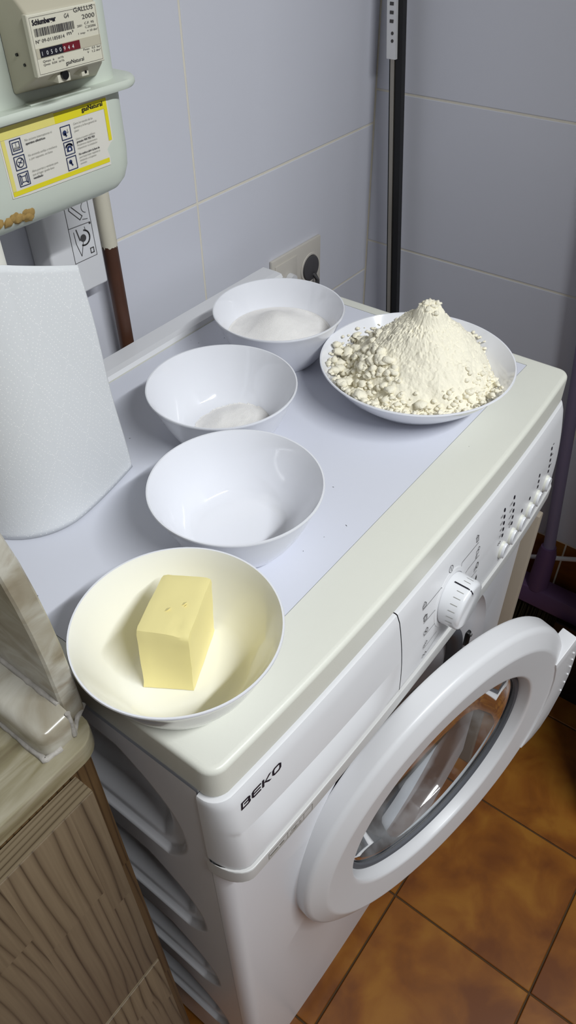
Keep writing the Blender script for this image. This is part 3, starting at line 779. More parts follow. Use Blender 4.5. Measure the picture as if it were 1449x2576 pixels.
# butter block
bt = MB()
q0 = [(0.0237, 0.0961), (0.0425, 0.0657), (0.0905, 0.0885), (0.0720, 0.1195)]     # foot
q1 = [(0.0297, 0.0995), (0.0462, 0.0668), (0.0958, 0.0897), (0.0780, 0.1205)]     # top
nx_, ny_, nzz = 14, 10, 12
def bil(q, u, v):
    return [(1 - u) * (1 - v) * q[0][i] + (1 - u) * v * q[1][i] + u * v * q[2][i] + u * (1 - v) * q[3][i] for i in (0, 1)]
def bpt(u, v, w):
    a = bil(q0, u, v); b = bil(q1, u, v); return Vector((a[0] + (b[0] - a[0]) * w, a[1] + (b[1] - a[1]) * w, 0.8552 + 0.0545 * w))
vid = {}; vs_ = []; fs_ = []
def bv(i, j, k):
    if (i, j, k) not in vid:
        p = bpt(i / nx_, j / ny_, k / nzz)
        # rounded, slightly ragged edges
        e = [min(i, nx_ - i) == 0, min(j, ny_ - j) == 0, min(k, nzz - k) == 0]
        c = bpt(0.5, 0.5, 0.5)
        if sum(e) >= 2 and k > 0: p = p + (c - p) * (0.022 if sum(e) == 2 else 0.045)
        nn = noise.noise_vector(p * 70); p = p + nn * 0.00035 + noise.noise_vector(p * 260) * 0.00018
        if k == nzz and i < 5 and j > 6: p.z -= 0.0012 * (1 - i / 5) * abs(noise.noise(p * 300)) * 3
        vid[(i, j, k)] = len(vs_); vs_.append(p)
    return vid[(i, j, k)]
for i in range(nx_):
    for j in range(ny_):
        fs_.append((bv(i, j, 0), bv(i, j + 1, 0), bv(i + 1, j + 1, 0), bv(i + 1, j, 0))); fs_.append((bv(i, j, nzz), bv(i + 1, j, nzz), bv(i + 1, j + 1, nzz), bv(i, j + 1, nzz)))
for i in range(nx_):
    for k in range(nzz):
        fs_.append((bv(i, 0, k), bv(i + 1, 0, k), bv(i + 1, 0, k + 1), bv(i, 0, k + 1))); fs_.append((bv(i, ny_, k), bv(i, ny_, k + 1), bv(i + 1, ny_, k + 1), bv(i + 1, ny_, k)))
for j in range(ny_):
    for k in range(nzz):
        fs_.append((bv(0, j, k), bv(0, j, k + 1), bv(0, j + 1, k + 1), bv(0, j + 1, k))); fs_.append((bv(nx_, j, k), bv(nx_, j + 1, k), bv(nx_, j + 1, k + 1), bv(nx_, j, k + 1)))
bt.add(vs_, fs_)
butter = tag(bt.build('butter_block', M['butter'], smooth=True, angle=50), 'pale yellow block of butter standing in the nearest bowl', 'butter')
fl = MB()
for u, v, s in ((0.38, 0.42, 0.0022), (0.50, 0.68, 0.0020), (0.47, 0.72, 0.0012)):
    p = bpt(u, v, 1.0)
    fl.add([(p.x - s, p.y + s * 0.4, p.z + 0.0001), (p.x + s * 0.3, p.y + s * 0.7, p.z + 0.0001), (p.x + s, p.y - s * 0.6, p.z + 0.0016), (p.x - s * 0.3, p.y - s * 0.5, p.z + 0.0012)], [(0, 1, 2, 3)])
fl.build('butter_flake', M['butter'], butter)

# ================================================================== kitchen paper roll with its loose sheet
RC = (0.115, 0.329); RR = 0.060
roll = thing('paper_roll', (RC[0], RC[1], 0.85), 'standing roll of embossed white kitchen paper with a loose sheet', 'paper roll')
IC = (0.103, 0.304)
core = MB(); core.rings(lathe([(0.015, 0.0), (0.027, 0.0), (0.028, 0.002), (0.028, 0.252), (0.027, 0.2535), (0.015, 0.2535), (0.015, 0.0)], 72, (IC[0], IC[1], 0.8505)), True)
core.build('inner_roll', M['paper_warm'], roll, smooth=True)
MB().rings(lathe([(0.0148, 0.0), (0.0148, 0.254), (0.0138, 0.254), (0.0138, 0.0)], 40, (IC[0], IC[1], 0.8505)), True).build('cardboard_core', M['card'], roll, smooth=True)
# plan curve of the loose sheet: wraps the roll, then leaves it along a tangent
plan = []
for k in range(41):
    a = math.radians(172 + (275 - 172) * k / 40); plan.append((RC[0] + RR * math.cos(a), RC[1] + RR * math.sin(a)))
a = math.radians(275); p0 = Vector(plan[-1]); end = Vector((0.1945, 0.2850)); tng = Vector((-math.sin(a), math.cos(a)))
for k in range(1, 25):
    t = k / 24; L = (end - p0).length
    b0 = p0; b1 = p0 + tng * L * 0.32; b2 = p0 + (end - p0) * 0.62 + Vector((0.0, -0.002)); b3 = end
    q = (1 - t) ** 3 * b0 + 3 * (1 - t) ** 2 * t * b1 + 3 * (1 - t) * t * t * b2 + t ** 3 * b3
    plan.append((q.x, q.y))
arc_len = [0]
for p_, q_ in zip(plan, plan[1:]): arc_len.append(arc_len[-1] + math.hypot(q_[0] - p_[0], q_[1] - p_[1]))
LT = arc_len[-1]
def sheet_pt(s, w, off=0.0):
    """s: length along the sheet, w: 0 bottom .. 1 top"""
    s = min(max(s, 0), LT - 1e-6)
    i = max(k for k in range(len(arc_len)) if arc_len[k] <= s); i = min(i, len(plan) - 2)
    t = (s - arc_len[i]) / (arc_len[i + 1] - arc_len[i]); a_, b_ = plan[i], plan[i + 1]
    x, y = a_[0] + (b_[0] - a_[0]) * t, a_[1] + (b_[1] - a_[1]) * t
    dx, dy = b_[0] - a_[0], b_[1] - a_[1]; L = math.hypot(dx, dy); nx, ny = dy / L, -dx / L
    u = s / LT
    top = 1.0885 - 0.0270 * min(1, max(0, (s - LT + 0.095) / 0.095))
    bot = 0.8506
    z = bot + (top - bot) * w
    fr = min(1, max(0, (s - LT + 0.085) / 0.085))
    x -= 0.0215 * fr * w; y += -0.0125 * fr * w + 0.0012 * math.sin(9 * w + 4 * u) * fr
    return Vector((x + nx * off, y + ny * off, z))
sh = MB(); ns, nw = 110, 40
sh.rings([[sheet_pt(LT * i / ns, j / nw) for j in range(nw + 1)] for i in range(ns + 1)], False)
sheet = sh.build('loose_sheet', M['paper'], roll, smooth=True, angle=80)
md = sheet.modifiers.new('thickness', 'SOLIDIFY'); md.thickness = 0.0007; md.offset = -1
# embossed dots in nested diamonds
em = MB(); CA, CB = 0.0195, 0.0365
dots = []
for iu in range(0, 18):
    for iv in range(0, 10):
        cu, cv = iu * CA, iv * CB * 0.999
        if (iu + iv) % 2: continue
        for f_, n_ in ((0.09, 5), (0.31, 15), (0.55, 27), (0.93, 46)):
            for k in range(n_):
                a = 2 * PI * k / n_
                c, s_ = math.cos(a), math.sin(a); rr = 1 / (abs(c) ** 1.35 + abs(s_) ** 1.35) ** (1 / 1.35)
                dots.append((cu + CA * f_ * rr * c * 1.0, cv + CB * f_ * rr * s_))
for du, dv in dots:
    s0 = du; h0 = dv
    if not (0.003 < s0 < LT - 0.001): continue
    top_z = sheet_pt(s0, 1.0).z - 0.8506
    if not (0.002 < h0 < top_z - 0.002): continue
    w0 = h0 / top_z
    c0 = sheet_pt(s0, w0); e1 = (sheet_pt(min(s0 + 0.001, LT - 2e-6), w0) - sheet_pt(s0 - 0.001, w0)).normalized(); e2 = Vector((0, 0, 1)); nn = (sheet_pt(s0, w0, 0.001) - c0).normalized()
    r_ = 0.00105
    ring = [c0 + nn * 0.0001 + r_ * (math.cos(2 * PI * k / 6) * e1 + math.sin(2 * PI * k / 6) * e2) for k in range(6)]
    em.add(ring + [c0 + nn * 0.0011], [(k, (k + 1) % 6, 6) for k in range(6)])
eo = em.build('embossing', M['paper_dot'], roll, smooth=True, angle=80); eo['kind'] = 'stuff'

# ================================================================== crumbs on the machine
cr = MB(); rnd = random.Random(5)
for k in range(42):
    x, y = rnd.uniform(0.03, 0.57), rnd.uniform(0.02, 0.40)
    if any((x - b.location.x) ** 2 + (y - b.location.y) ** 2 < 0.045 ** 2 for b in bw) or (x - PLC[0]) ** 2 + (y - PLC[1]) ** 2 < 0.052 ** 2: continue
    a = rnd.uniform(0, PI); L = rnd.uniform(0.0004, 0.0014); w = 0.0003
    c, s = math.cos(a), math.sin(a)
    cr.add([(x - L * c, y - L * s, 0.8501), (x + w * s, y - w * c, 0.8501), (x + L * c, y + L * s, 0.8501), (x - w * s, y + w * c, 0.8501), (x, y, 0.8504)], [(0, 1, 4), (1, 2, 4), (2, 3, 4), (3, 0, 4)])
tag(cr.build('crumbs', M['dirt']), 'tiny dark crumbs scattered over the machine top', 'crumbs', kind='stuff')

# ================================================================== kitchen counter at the left
WT0, WT1 = 0.848, 0.866
wtop = MB()
def rounded_top(ins, z):
    pts = [(-1.2, 0.088 + ins, z)]
    r = 0.018
    for k in range(7):
        a = -PI / 2 + PI / 2 * k / 6; pts.append((-0.0205 - r + (r - ins) * math.cos(a), 0.088 + r + (r - ins) * math.sin(a), z))
    pts += [(-0.0205 - ins, YW, z), (-1.2, YW, z)]
    return pts
wtop.rings([rounded_top(0.001, WT0), rounded_top(0.0, WT0 + 0.002), rounded_top(0.0, WT1 - 0.0014), rounded_top(0.0005, WT1 - 0.0004), rounded_top(0.0014, WT1)], True, True, True)
worktop = tag(wtop.build('worktop', M['worktop'], smooth=True, angle=30, wn=True), 'greenish beige marble kitchen worktop with rounded corner beside the machine', 'worktop')
# upright end slab with a curved front edge
sl = MB()
prof = [(0.1085, WT1), (0.1090, 0.90), (0.1100, 0.93), (0.1130, 0.955), (0.1175, 0.977), (0.1240, 0.998), (0.1330, 1.016), (0.1450, 1.032), (0.1600, 1.045), (0.1800, 1.054), (0.2050, 1.058), (YW - 0.001, 1.058), (YW - 0.001, WT1)]
def slab_ring(x, ins):
    cy, cz = 0.30, 0.95
    return [(x, y + (ins if y < 0.3 else -0.0), z - (ins if z > 1.0 else 0)) for y, z in prof]
sl.rings([slab_ring(-0.0310, 0.0015), slab_ring(-0.0295, 0), slab_ring(-0.0175, 0), slab_ring(-0.0160, 0.0015)], True, True, True)
slab = tag(sl.build('marble_upstand', M['marble'], smooth=True, angle=25), 'upright marble slab with curved edge dividing worktop from washing machine', 'upstand')
cb = MB()
prof = []
def curb_ring(y, k):
    # cross section x,z: rounded top on the worktop side
    x0, x1, z0, z1 = -0.0570, -0.0313, WT1, 0.8885
    r = 0.007
    pts = [(x1, y, z0), (x1, y, z1 + 0.001)]
    for q in range(7):
        a = PI / 2 + PI / 2 * q / 6; pts.append((x0 + r + r * math.cos(a), y, z1 - r + r * math.sin(a)))
    pts.append((x0, y, z0)); 
    cx, cz = x1, z0
    return [(cx + (p_[0] - cx) * k, p_[1], cz + (p_[2] - cz) * k) for p_ in pts]
cb.rings([curb_ring(0.0985, 0.62), curb_ring(0.0992, 0.76), curb_ring(0.1008, 0.87), curb_ring(0.1040, 0.945), curb_ring(0.1085, 0.985), curb_ring(0.115, 1.0), curb_ring(YW - 0.001, 1.0)], True, True, True)
curb = tag(cb.build('marble_curb', M['marble'], smooth=True, angle=35), 'low rounded marble curb running along the foot of the upright slab', 'curb')
def bead(name, pts, r, label):
    rr_ = random.Random(len(pts)); P = []
    for a_, b_ in zip(pts, pts[1:]):
        for k in range(14): P.append(tuple(a_[i] + (b_[i] - a_[i]) * k / 14 for i in range(3)))
    P.append(pts[-1])
    mb = MB(); mb.tube(P, [r * (1 + 0.45 * noise.noise(Vector(p_) * 160)) for p_ in P], 8)
    return tag(mb.build(name, M['silicone'], smooth=True, angle=80), label, 'sealant')
bead('silicone_bead', [(-0.0318, 0.1100, 0.8890), (-0.0315, 0.16, 0.8895), (-0.0315, 0.40, 0.8895)], 0.0022, 'grimy silicone bead between curb and upright slab')
bead('silicone_bead', [(-0.0572, 0.47, 0.8665), (-0.0572, 0.16, 0.8665), (-0.0568, 0.1000, 0.8668), (-0.045, 0.0985, 0.8668)], 0.0021, 'pale silicone bead along the foot of the curb')
bead('silicone_bead', [(-0.0322, 0.1010, 0.8880), (-0.0330, 0.0990, 0.8780), (-0.0340, 0.0990, 0.8670), (-0.0240, 0.1075, 0.8668), (-0.0145, 0.112, 0.8668)], 0.0019, 'dirty silicone bead round the front foot of the upright slab')

cab = thing('base_cabinet', (-0.5, 0.30, 0), 'grey oak laminate base cabinet under the marble worktop', 'cabinet')
CABX = -0.021
MB().box(-1.2, CABX, 0.115, YW - 0.002, 0.10, WT0 - 0.001).build('carcass', M['wood_dark'], cab)
MB().box(-1.2, CABX - 0.004, 0.15, YW - 0.002, 0.0, 0.10).build('plinth', M['wood_dark'], cab)
def front(z0, z1, name):
    o = MB().box(-0.62, -0.0375, 0.0948, 0.1135, z0, z1).build(name, M['wood'], cab, bevel=0.0012)
    MB().box(-0.6195, -0.0378, 0.0958, 0.1132, z1 - 0.0005, z1 + 0.0006).build('edge_strip', M['wood_edge'], o, loc=(0, 0, 0))
    return o
front(0.4540, 0.8020, 'drawer_front')
front(0.1050, 0.4470, 'cabinet_door')

# ================================================================== gas meter
gm = thing('gas_meter', (0.20, 0.40, 1.06), 'pale green-grey gas meter on the tiled wall with yellow safety sticker', 'gas meter')
def rrect(x0, x1, y0, y1, r, z, n=8):
    pts = []
    for cx, cy, a0 in ((x1 - r, y0 + r, -90), (x1 - r, y1 - r, 0), (x0 + r, y1 - r, 90), (x0 + r, y0 + r, 180)):
        for k in range(n + 1):
            a = math.radians(a0 + 90 * k / n); pts.append((cx + r * math.cos(a), cy + r * math.sin(a), z))
    return pts
GX0, GX1, GY0, GY1 = 0.085, 0.3065, 0.338, 0.462
def shell(zs):
    return [rrect(GX0 + i, GX1 - i, GY0 + i * 0.9, GY1 - i * 0.6, max(0.006, 0.022 - i * 0.3), z) for i, z in zs]
lo = MB(); lo.rings(shell([(0.030, 1.0640), (0.018, 1.0655), (0.009, 1.0700), (0.004, 1.0765), (0.001, 1.0860), (0.0, 1.10), (0.0, 1.1475)]), True, True, True)
lo.build('lower_casing', M['meter'], gm, smooth=True, angle=50)
upc = MB(); upc.rings(shell([(0.0015, 1.1505), (0.0015, 1.24), (0.004, 1.2520), (0.012, 1.262), (0.03, 1.266)]), True, True, True)
upc.build('upper_casing', M['meter'], gm, smooth=True, angle=50)
fg = MB()
def frr(i, z): return rrect(GX0 - 0.0115 + i, GX1 + 0.0115 - i, GY0 - 0.0100 + i, GY1 + 0.0100 - i, 0.024, z)
fg.rings([frr(0.006, 1.1455), frr(0.001, 1.1458), frr(0.0, 1.1475), frr(0.0, 1.1500), frr(0.001, 1.1518), frr(0.006, 1.1522)], True, True, True)
flange = fg.build('flange', M['meter'], gm, smooth=True, angle=50)
clip_ = MB().box(0.205, 0.262, 0.3310, 0.3375, 1.1520, 1.1532); clip_.build('flange_crimp', M['meter'], flange, bevel=0.0006)
ib = MB()
fr = [(0.1955, 1.1770), (0.2525, 1.1770), (0.2525, 1.2112), (0.1955, 1.2112)]
bk = [(0.1990, 1.1600), (0.2770, 1.1580), (0.2770, 1.2350), (0.1990, 1.2350)]
def inter(t, y): return [(a[0] + (b[0] - a[0]) * t, y, a[1] + (b[1] - a[1]) * t) for a, b in zip(fr, bk)]
ib.rings([inter(0.0, 0.3015), inter(0.3, 0.311), inter(1.0, 0.3385)], True, True, False)
index_box = ib.build('index_housing', M['meter_beige'], gm, bevel=0.0022, seg=3)
lb = MB(); lb.rings([[(x, y, z) for x, z in rect(0.1942 + i, 0.2532 - i, 1.1762 + i, 1.2114 - i)] for i, y in ((0, 0.3045), (0, 0.3008), (0.0006, 0.3002))], True, False, True)
plate_l = lb.build('index_plate', M['label'], index_box)
Yp = 0.30005
pl = lambda x, z: (x, Yp - 0.0002, z)
tx = MB(); tg = MB()
text_on(tx, 'Schlumberger', 0.1975, 1.2055, 0.0030, 0.0195, bold=0.035, put=pl)
text_on(tg, 'G4', 0.2240, 1.2058, 0.0026, 0.0040, put=pl)
text_on(tg, 'GALLUS', 0.2325, 1.2078, 0.0027, 0.0170, put=pl)
text_on(tg, '2000', 0.2388, 1.2032, 0.0027, 0.0112, put=pl)
text_on(tg, '2001', 0.2335, 1.1992, 0.0013, 0.0042, put=pl); text_on(tg, 'C.F. 95', 0.2400, 1.2000, 0.0014, 0.0085, put=pl); text_on(tg, 'C.202006', 0.2402, 1.1978, 0.0014, 0.0095, put=pl)
rb = random.Random(3); x = 0.1980
while x < 0.2310:
    w = rb.choice((0.0003, 0.0003, 0.0006, 0.0009)); poly_on(tg, rect(x, x + w, 1.1990, 1.2035), pl); x += w + rb.choice((0.0003, 0.0004, 0.0006))
text_on(tg, 'Nº 09-01185814', 0.1975, 1.1953, 0.0021, 0.0240, put=pl)
text_on(tg, 'm³', 0.2238, 1.1962, 0.0024, 0.0058, put=pl); text_on(tg, '1 imp', 0.2335, 1.1950, 0.0011, 0.0060, put=pl); text_on(tg, '= 10 dm³', 0.2415, 1.1955, 0.0013, 0.0095, put=pl)
text_on(tg, 'Qmax  6    m³/h', 0.2000, 1.1842, 0.0013, 0.0175, put=pl); text_on(tg, 'Qmin  0,04  m³/h', 0.2000, 1.1822, 0.0013, 0.0175, put=pl)
text_on(tg, 'Pmax   0,5  bar', 0.2355, 1.1852, 0.0013, 0.0155, put=pl); text_on(tg, 'V   1,2 dm³', 0.2385, 1.1832, 0.0013, 0.0122, put=pl)
text_on(tx, 'gasNatural', 0.2185, 1.1797, 0.0024, 0.0160, put=pl)
line_on(tg, rect(0.1958, 0.2516, 1.1778, 1.2098), 0.00015, pl, True)
tx.build('plate_lettering', M['ink'], plate_l, loc=(0, 0, 0), kind='stuff'); tg.build('plate_print', M['grey_ink'], plate_l, loc=(0, 0, 0), kind='stuff')
cw = MB(); cw.box(0.1964, 0.2520, 0.29985, 0.3010, 1.1868, 1.1925); cw.build('counter_window', M['meter_beige'], plate_l, loc=(0, 0, 0))
cd = MB(); cd.box(0.1990, 0.2180, 0.2995, 0.3010, 1.1872, 1.1921, 0); cd.box(0.2180, 0.2330, 0.2995, 0.3010, 1.1872, 1.1921, 1)
reg = cd.build('counter_register', [M['ink'], M['red']], plate_l, loc=(0, 0, 0))
dg = MB(); pd = lambda x, z: (x, 0.2993, z)
for k, ch in enumerate('10500944'): text_on(dg, ch, 0.2002 + 0.00365 * k, 1.1882, 0.0025, None, put=pd)
dg.build('counter_digits', M['white_ink'], reg, loc=(0, 0, 0))
tb = MB().box(0.2125, 0.2235, 0.3040, 0.3160, 1.1690, 1.1772).build('seal_tab', M['label'], index_box, bevel=0.0005, loc=(0, 0, 0))
MB().tube([(0.2180, 0.3042, 1.1735), (0.2180, 0.3020, 1.1735)], 0.0030, 14).build('seal_screw', M['black'], tb, smooth=True, loc=(0, 0, 0))
tb = MB().box(0.2370, 0.2435, 0.3080, 0.3200, 1.1680, 1.1772).build('seal_tab', M['label'], index_box, bevel=0.0005, loc=(0, 0, 0))
MB().tube([(0.2405, 0.3082, 1.1705), (0.2405, 0.3074, 1.1705)], 0.0009, 8).build('seal_screw', M['black'], tb, loc=(0, 0, 0))
for yy, zz in ((0.3225, 1.1868), (0.3160, 1.1815)):
    MB().tube([(0.1962, yy, zz), (0.1990, yy, zz)], 0.0010, 8).build('seal_hole', M['black'], index_box, loc=(0, 0, 0))
# safety sticker
SY = GY0 - 0.0006
st = lambda x, z: (x, SY, z)
stk = MB(); SPTS = [(0.1762, 1.0945), (0.1900, 1.0936), (0.2750, 1.0930), (0.2752, 1.0990), (0.2735, 1.1050), (0.2780, 1.1090), (0.2812, 1.1105), (0.2812, 1.1428), (0.1762, 1.1440)]
stk.rings([[(x, GY0 + 0.0003, z) for x, z in SPTS], [(x, SY + 0.0003, z) for x, z in SPTS]], True, False, True)
sticker = stk.build('safety_sticker', M['sticker'], gm)
yl_ = MB()
poly_on(yl_, rect(0.2275, 0.2798, 1.1345, 1.1418), st, 0); poly_on(yl_, rect(0.2765, 0.2798, 1.1110, 1.1345), st, 0)
poly_on(yl_, rect(0.1775, 0.2275, 1.1345, 1.1425), st, 1); poly_on(yl_, rect(0.1775, 0.1808, 1.0990, 1.1343), st, 1)
poly_on(yl_, rect(0.1775, 0.2740, 1.0955, 1.0988), st, 0)
yl_.build('yellow_border', [M['yellow'], M['yellow_faded']], sticker, loc=(0, 0, 0))
tt = lambda x, z: (x, SY - 0.0003, z)
sb = MB(); text_on(sb, 'gasNatural', 0.2540, 1.1372, 0.0032, 0.0215, bold=0.025, put=tt); sb.build('sticker_brand', M['ink'], sticker, loc=(0, 0, 0))
H = 0.0046
def pictogram(cx, cz, strokes, polys=()):
    ic = MB(); line_on(ic, rect(cx - H, cx + H, cz - H, cz + H), 0.0006, tt, True)
    for pts, w_, c_ in strokes: line_on(ic, pts, w_, tt, c_)
    for pts in polys: poly_on(ic, pts, tt)
    return ic.build('pictogram', M['blue_ink'], sticker, loc=(0, 0, 0), kind='stuff')
pictogram(0.1893, 1.1285, [(rect(0.1863, 0.1923, 1.1258, 1.1312), 0.0005, True), ([(0.1893, 1.1258), (0.1893, 1.1312)], 0.0003, False), (arc(0.1878, 1.1272, 0.0006), 0.0003, True), (arc(0.1908, 1.1272, 0.0006), 0.0003, True)])
pictogram(0.1895, 1.1172, [(arc(0.1895, 1.1172, 0.0032), 0.0006, True), ([(0.1873, 1.1150), (0.1917, 1.1194)], 0.0006, False), ([(0.1878, 1.1180), (0.1912, 1.1166)], 0.0005, False)])
pictogram(0.1895, 1.1056, [(rect(0.1877, 0.1913, 1.1036, 1.1076), 0.0005, True)] + [([(0.1895 + sx * 0.0018, 1.1036), (0.1895 + sx * 0.0032, 1.1022), (0.1895 + sx * 0.0032, 1.1090), (0.1895 + sx * 0.0018, 1.1076)], 0.0006, False) for sx in (-1, 1)])
pictogram(0.2356, 1.1268, [([(0.2343, 1.1262), (0.2356, 1.1244)], 0.0012, False), ([(0.2375, 1.1290), (0.2370, 1.1262), (0.2382, 1.1270)], 0.0003, False)], [arc(0.2343, 1.1268, 0.0018)[:-1]])
pictogram(0.2360, 1.1157, [(arc(0.2360, 1.1166, 0.0030, 0.0018, 0, 180, 10), 0.0012, False)], [[(0.2334, 1.1132), (0.2386, 1.1132), (0.2386, 1.1150), (0.2374, 1.1172), (0.2346, 1.1172), (0.2334, 1.1150)]])
pictogram(0.2359, 1.1046, [([(0.2347, 1.1054), (0.2362, 1.1030)], 0.0011, False)], [arc(0.2346, 1.1058, 0.0015)[:-1]])
wd = MB(); poly_on(wd, arc(0.2360, 1.1148, 0.0010)[:-1], lambda x, z: (x, SY - 0.0004, z)); wd.build('dial_dot', M['white_ink'], sticker, loc=(0, 0, 0))
sg = MB(); sd = MB()
def lines(x, z, rows, h=0.0016, step=0.0025):
    for k, (s, w, b) in enumerate(rows): text_on(sd if b else sg, s, x, z - step * k, h, w, bold=0.02 if b else 0, put=tt)
lines(0.1978, 1.1298, [('No accione interruptores ni', 0.0250, 0), ('aparatos eléctricos', 0.0180, 1)])
lines(0.1978, 1.1192, [('No encienda cerillas o mecheros', 0.0270, 0), ('y, por supuesto, no fume', 0.0220, 0)])
lines(0.1978, 1.1080, [('Abra puertas y ventanas para', 0.0250, 0), ('que el lugar quede bien', 0.0205, 0), ('ventilado', 0.0090, 1)])
lines(0.2440, 1.1302, [('Cierre los mandos de los', 0.0195, 0), ('aparatos y la llave general de', 0.0230, 0), ('paso', 0.0042, 0)])
lines(0.2440, 1.1195, [('Llame a nuestro teléfono', 0.0195, 0), ('gratuito 900 750 750', 0.0185, 1), ('Acudiremos rápidamente a', 0.0205, 0), ('inspeccionar su instalación', 0.0200, 0)], 0.0015, 0.0023)
lines(0.2440, 1.1083, [('No vuelva a abrir la llave de', 0.0215, 1), ('paso hasta haber reparado la', 0.0215, 0), ('instalación o el aparato', 0.0170, 0), ('averiado', 0.0065, 0)], 0.0015, 0.0023)
sg.build('sticker_text', M['pale_ink'], sticker, loc=(0, 0, 0), kind='stuff'); sd.build('sticker_bold_text', M['ink'], sticker, loc=(0, 0, 0), kind='stuff')
# rusty foam patch at the bottom
fo = MB()
bm = bmesh.new(); bmesh.ops.create_icosphere(bm, subdivisions=2, radius=1.0); bv_ = [v.co.copy() for v in bm.verts]; bf_ = [tuple(v.index for v in f.verts) for f in bm.faces]; bm.free()
rf = random.Random(4)
for k in range(60):
    x = rf.uniform(0.140, 0.192); s = rf.uniform(0.0026, 0.0050); z = 1.0795 + rf.uniform(-0.0036, 0.0012) + 0.003 * math.sin((x - 0.145) * 60); off = Vector((k, 0, 0))
    fo.add([(x + q.x * s * (1 + 0.4 * noise.noise(q * 2 + off)), 0.3425 + q.y * s * 0.7, z + q.z * s * (1 + 0.4 * noise.noise(q * 2 + off))) for q in bv_], bf_)
fo.build('foam_patch', M['foam'], gm, smooth=True)

# ================================================================== things on the back wall
vb = thing('valve_box', (0.31, 0.47, 0.93), 'white plastic box with lever pictograms below the gas meter', 'box')
vbox = MB().box(0.2770, 0.3435, 0.4550, YW - 0.0002, 0.9310, 1.2000).build('box_cover', M['plastic'], vb, bevel=0.003, seg=3)
pc = MB(); bp_ = lambda x, z: (x, 0.4547, z); w = 0.0006
line_on(pc, rect(0.3050, 0.3345, 0.9650, 1.0310), w, bp_, True); line_on(pc, [(0.3050, 1.0010), (0.3330, 1.0000)], w, bp_)
line_on(pc, [(0.3115, 1.0240), (0.3130, 1.0210), (0.3250, 1.0085), (0.3215, 1.0055), (0.3100, 1.0180)], w * 1.4, bp_, True); line_on(pc, [(0.3105, 1.0215), (0.3280, 1.0225)], w, bp_)
line_on(pc, arc(0.3310, 1.0160, 0.0055, None, 110, 260, 10), w, bp_); line_on(pc, [(0.3245, 1.0050), (0.3310, 1.0040)], w, bp_)
line_on(pc, arc(0.3220, 0.9870, 0.0075, None, -120, 80, 14), w * 2.6, bp_); line_on(pc, [(0.3105, 0.9960), (0.3110, 0.9840), (0.3150, 0.9700), (0.3200, 0.9830)], w * 1.2, bp_)
line_on(pc, [(0.3140, 0.9975), (0.3165, 0.9860)], w * 2.2, bp_); line_on(pc, [(0.3250, 0.9975), (0.3255, 0.9930)], w, bp_)
poly_on(pc, arc(0.3210, 0.9870, 0.0038)[:-1], bp_); poly_on(pc, arc(0.3325, 0.9990, 0.0012)[:-1], bp_); poly_on(pc, arc(0.3325, 1.0280, 0.0012)[:-1], bp_)
line_on(pc, rect(0.3275, 0.3315, 0.9690, 0.9740), w * 1.8, bp_, True)
pc.build('lever_pictograms', M['grey_ink'], vbox, loc=(0, 0, 0))

gp = thing('gas_pipe', (0.3610, 0.4650, 0.60), 'vertical wall pipe, cream painted above and bare brown below', 'pipe')
MB().tube([(0.3610, 0.4650, 0.9640), (0.3610, 0.4650, 1.60)], 0.0088, 20).build('painted_section', M['pipe_cream'], gp, smooth=True)
drip = MB(); rd = random.Random(9)
rings = [[(0.3610 + 0.0089 * math.cos(2 * PI * k / 40), 0.4650 + 0.0089 * math.sin(2 * PI * k / 40), z) for k in range(40)] for z in (0.968,)]
rings.append([(0.3610 + 0.0089 * math.cos(2 * PI * k / 40), 0.4650 + 0.0089 * math.sin(2 * PI * k / 40), 0.9640 - 0.006 * abs(noise.noise(Vector((k * 0.6, 2.2, 0))))) for k in range(40)])
drip.rings(rings, True); drip.build('ragged_paint_edge', M['pipe_cream'], gp, smooth=True)
MB().tube([(0.3610, 0.4650, 0.30), (0.3610, 0.4650, 0.9645)], 0.0085, 20).build('bare_section', M['pipe_brown'], gp, smooth=True)

ot = thing('wall_outlet', (0.722, YW, 0.79), 'aged cream double wall outlet low on the back wall', 'outlet')
fo_ = MB().box(0.6620, 0.7845, 0.4810, YW - 0.0001, 0.7480, 0.8275).build('outlet_frame', M['outlet'], ot, bevel=0.002)
MB().box(0.6680, 0.7210, 0.4795, 0.4815, 0.7580, 0.8180).build('switch_insert', M['outlet'], fo_, bevel=0.001, loc=(0, 0, 0))
MB().tube([(0.7000, 0.4790, 0.7880), (0.7000, 0.4700, 0.7880)], [0.0095, 0.0085], 20).build('white_plug', M['plastic'], fo_, smooth=True, loc=(0, 0, 0))
sk = MB(); n = 40
def cup(r, y): return [(0.7555 + r * math.cos(2 * PI * k / n), y, 0.7850 + r * math.sin(2 * PI * k / n)) for k in range(n)]
sk.rings([cup(0.0240, 0.4806), cup(0.0232, 0.4792), cup(0.0205, 0.4792), cup(0.0195, 0.4804)], True); sk.build('socket_rim', M['outlet'], fo_, smooth=True, loc=(0, 0, 0))
sk = MB(); sk.rings([cup(0.0196, 0.4800), cup(0.0190, 0.4772), cup(0.0165, 0.4764)], True, False, True); recess_disc = sk.build('dark_recess_disc', M['socket_dark'], fo_, smooth=True, loc=(0, 0, 0))  # shallow dark disc for the socket recess, its shade put into the colour
MB().tube([(0.7600, 0.4762, 0.776), (0.7605, 0.4700, 0.766), (0.7610, 0.4680, 0.70), (0.761, 0.470, 0.45)], 0.0035, 8).build('plug_cable', M['socket_dark'], fo_, smooth=True, loc=(0, 0, 0))

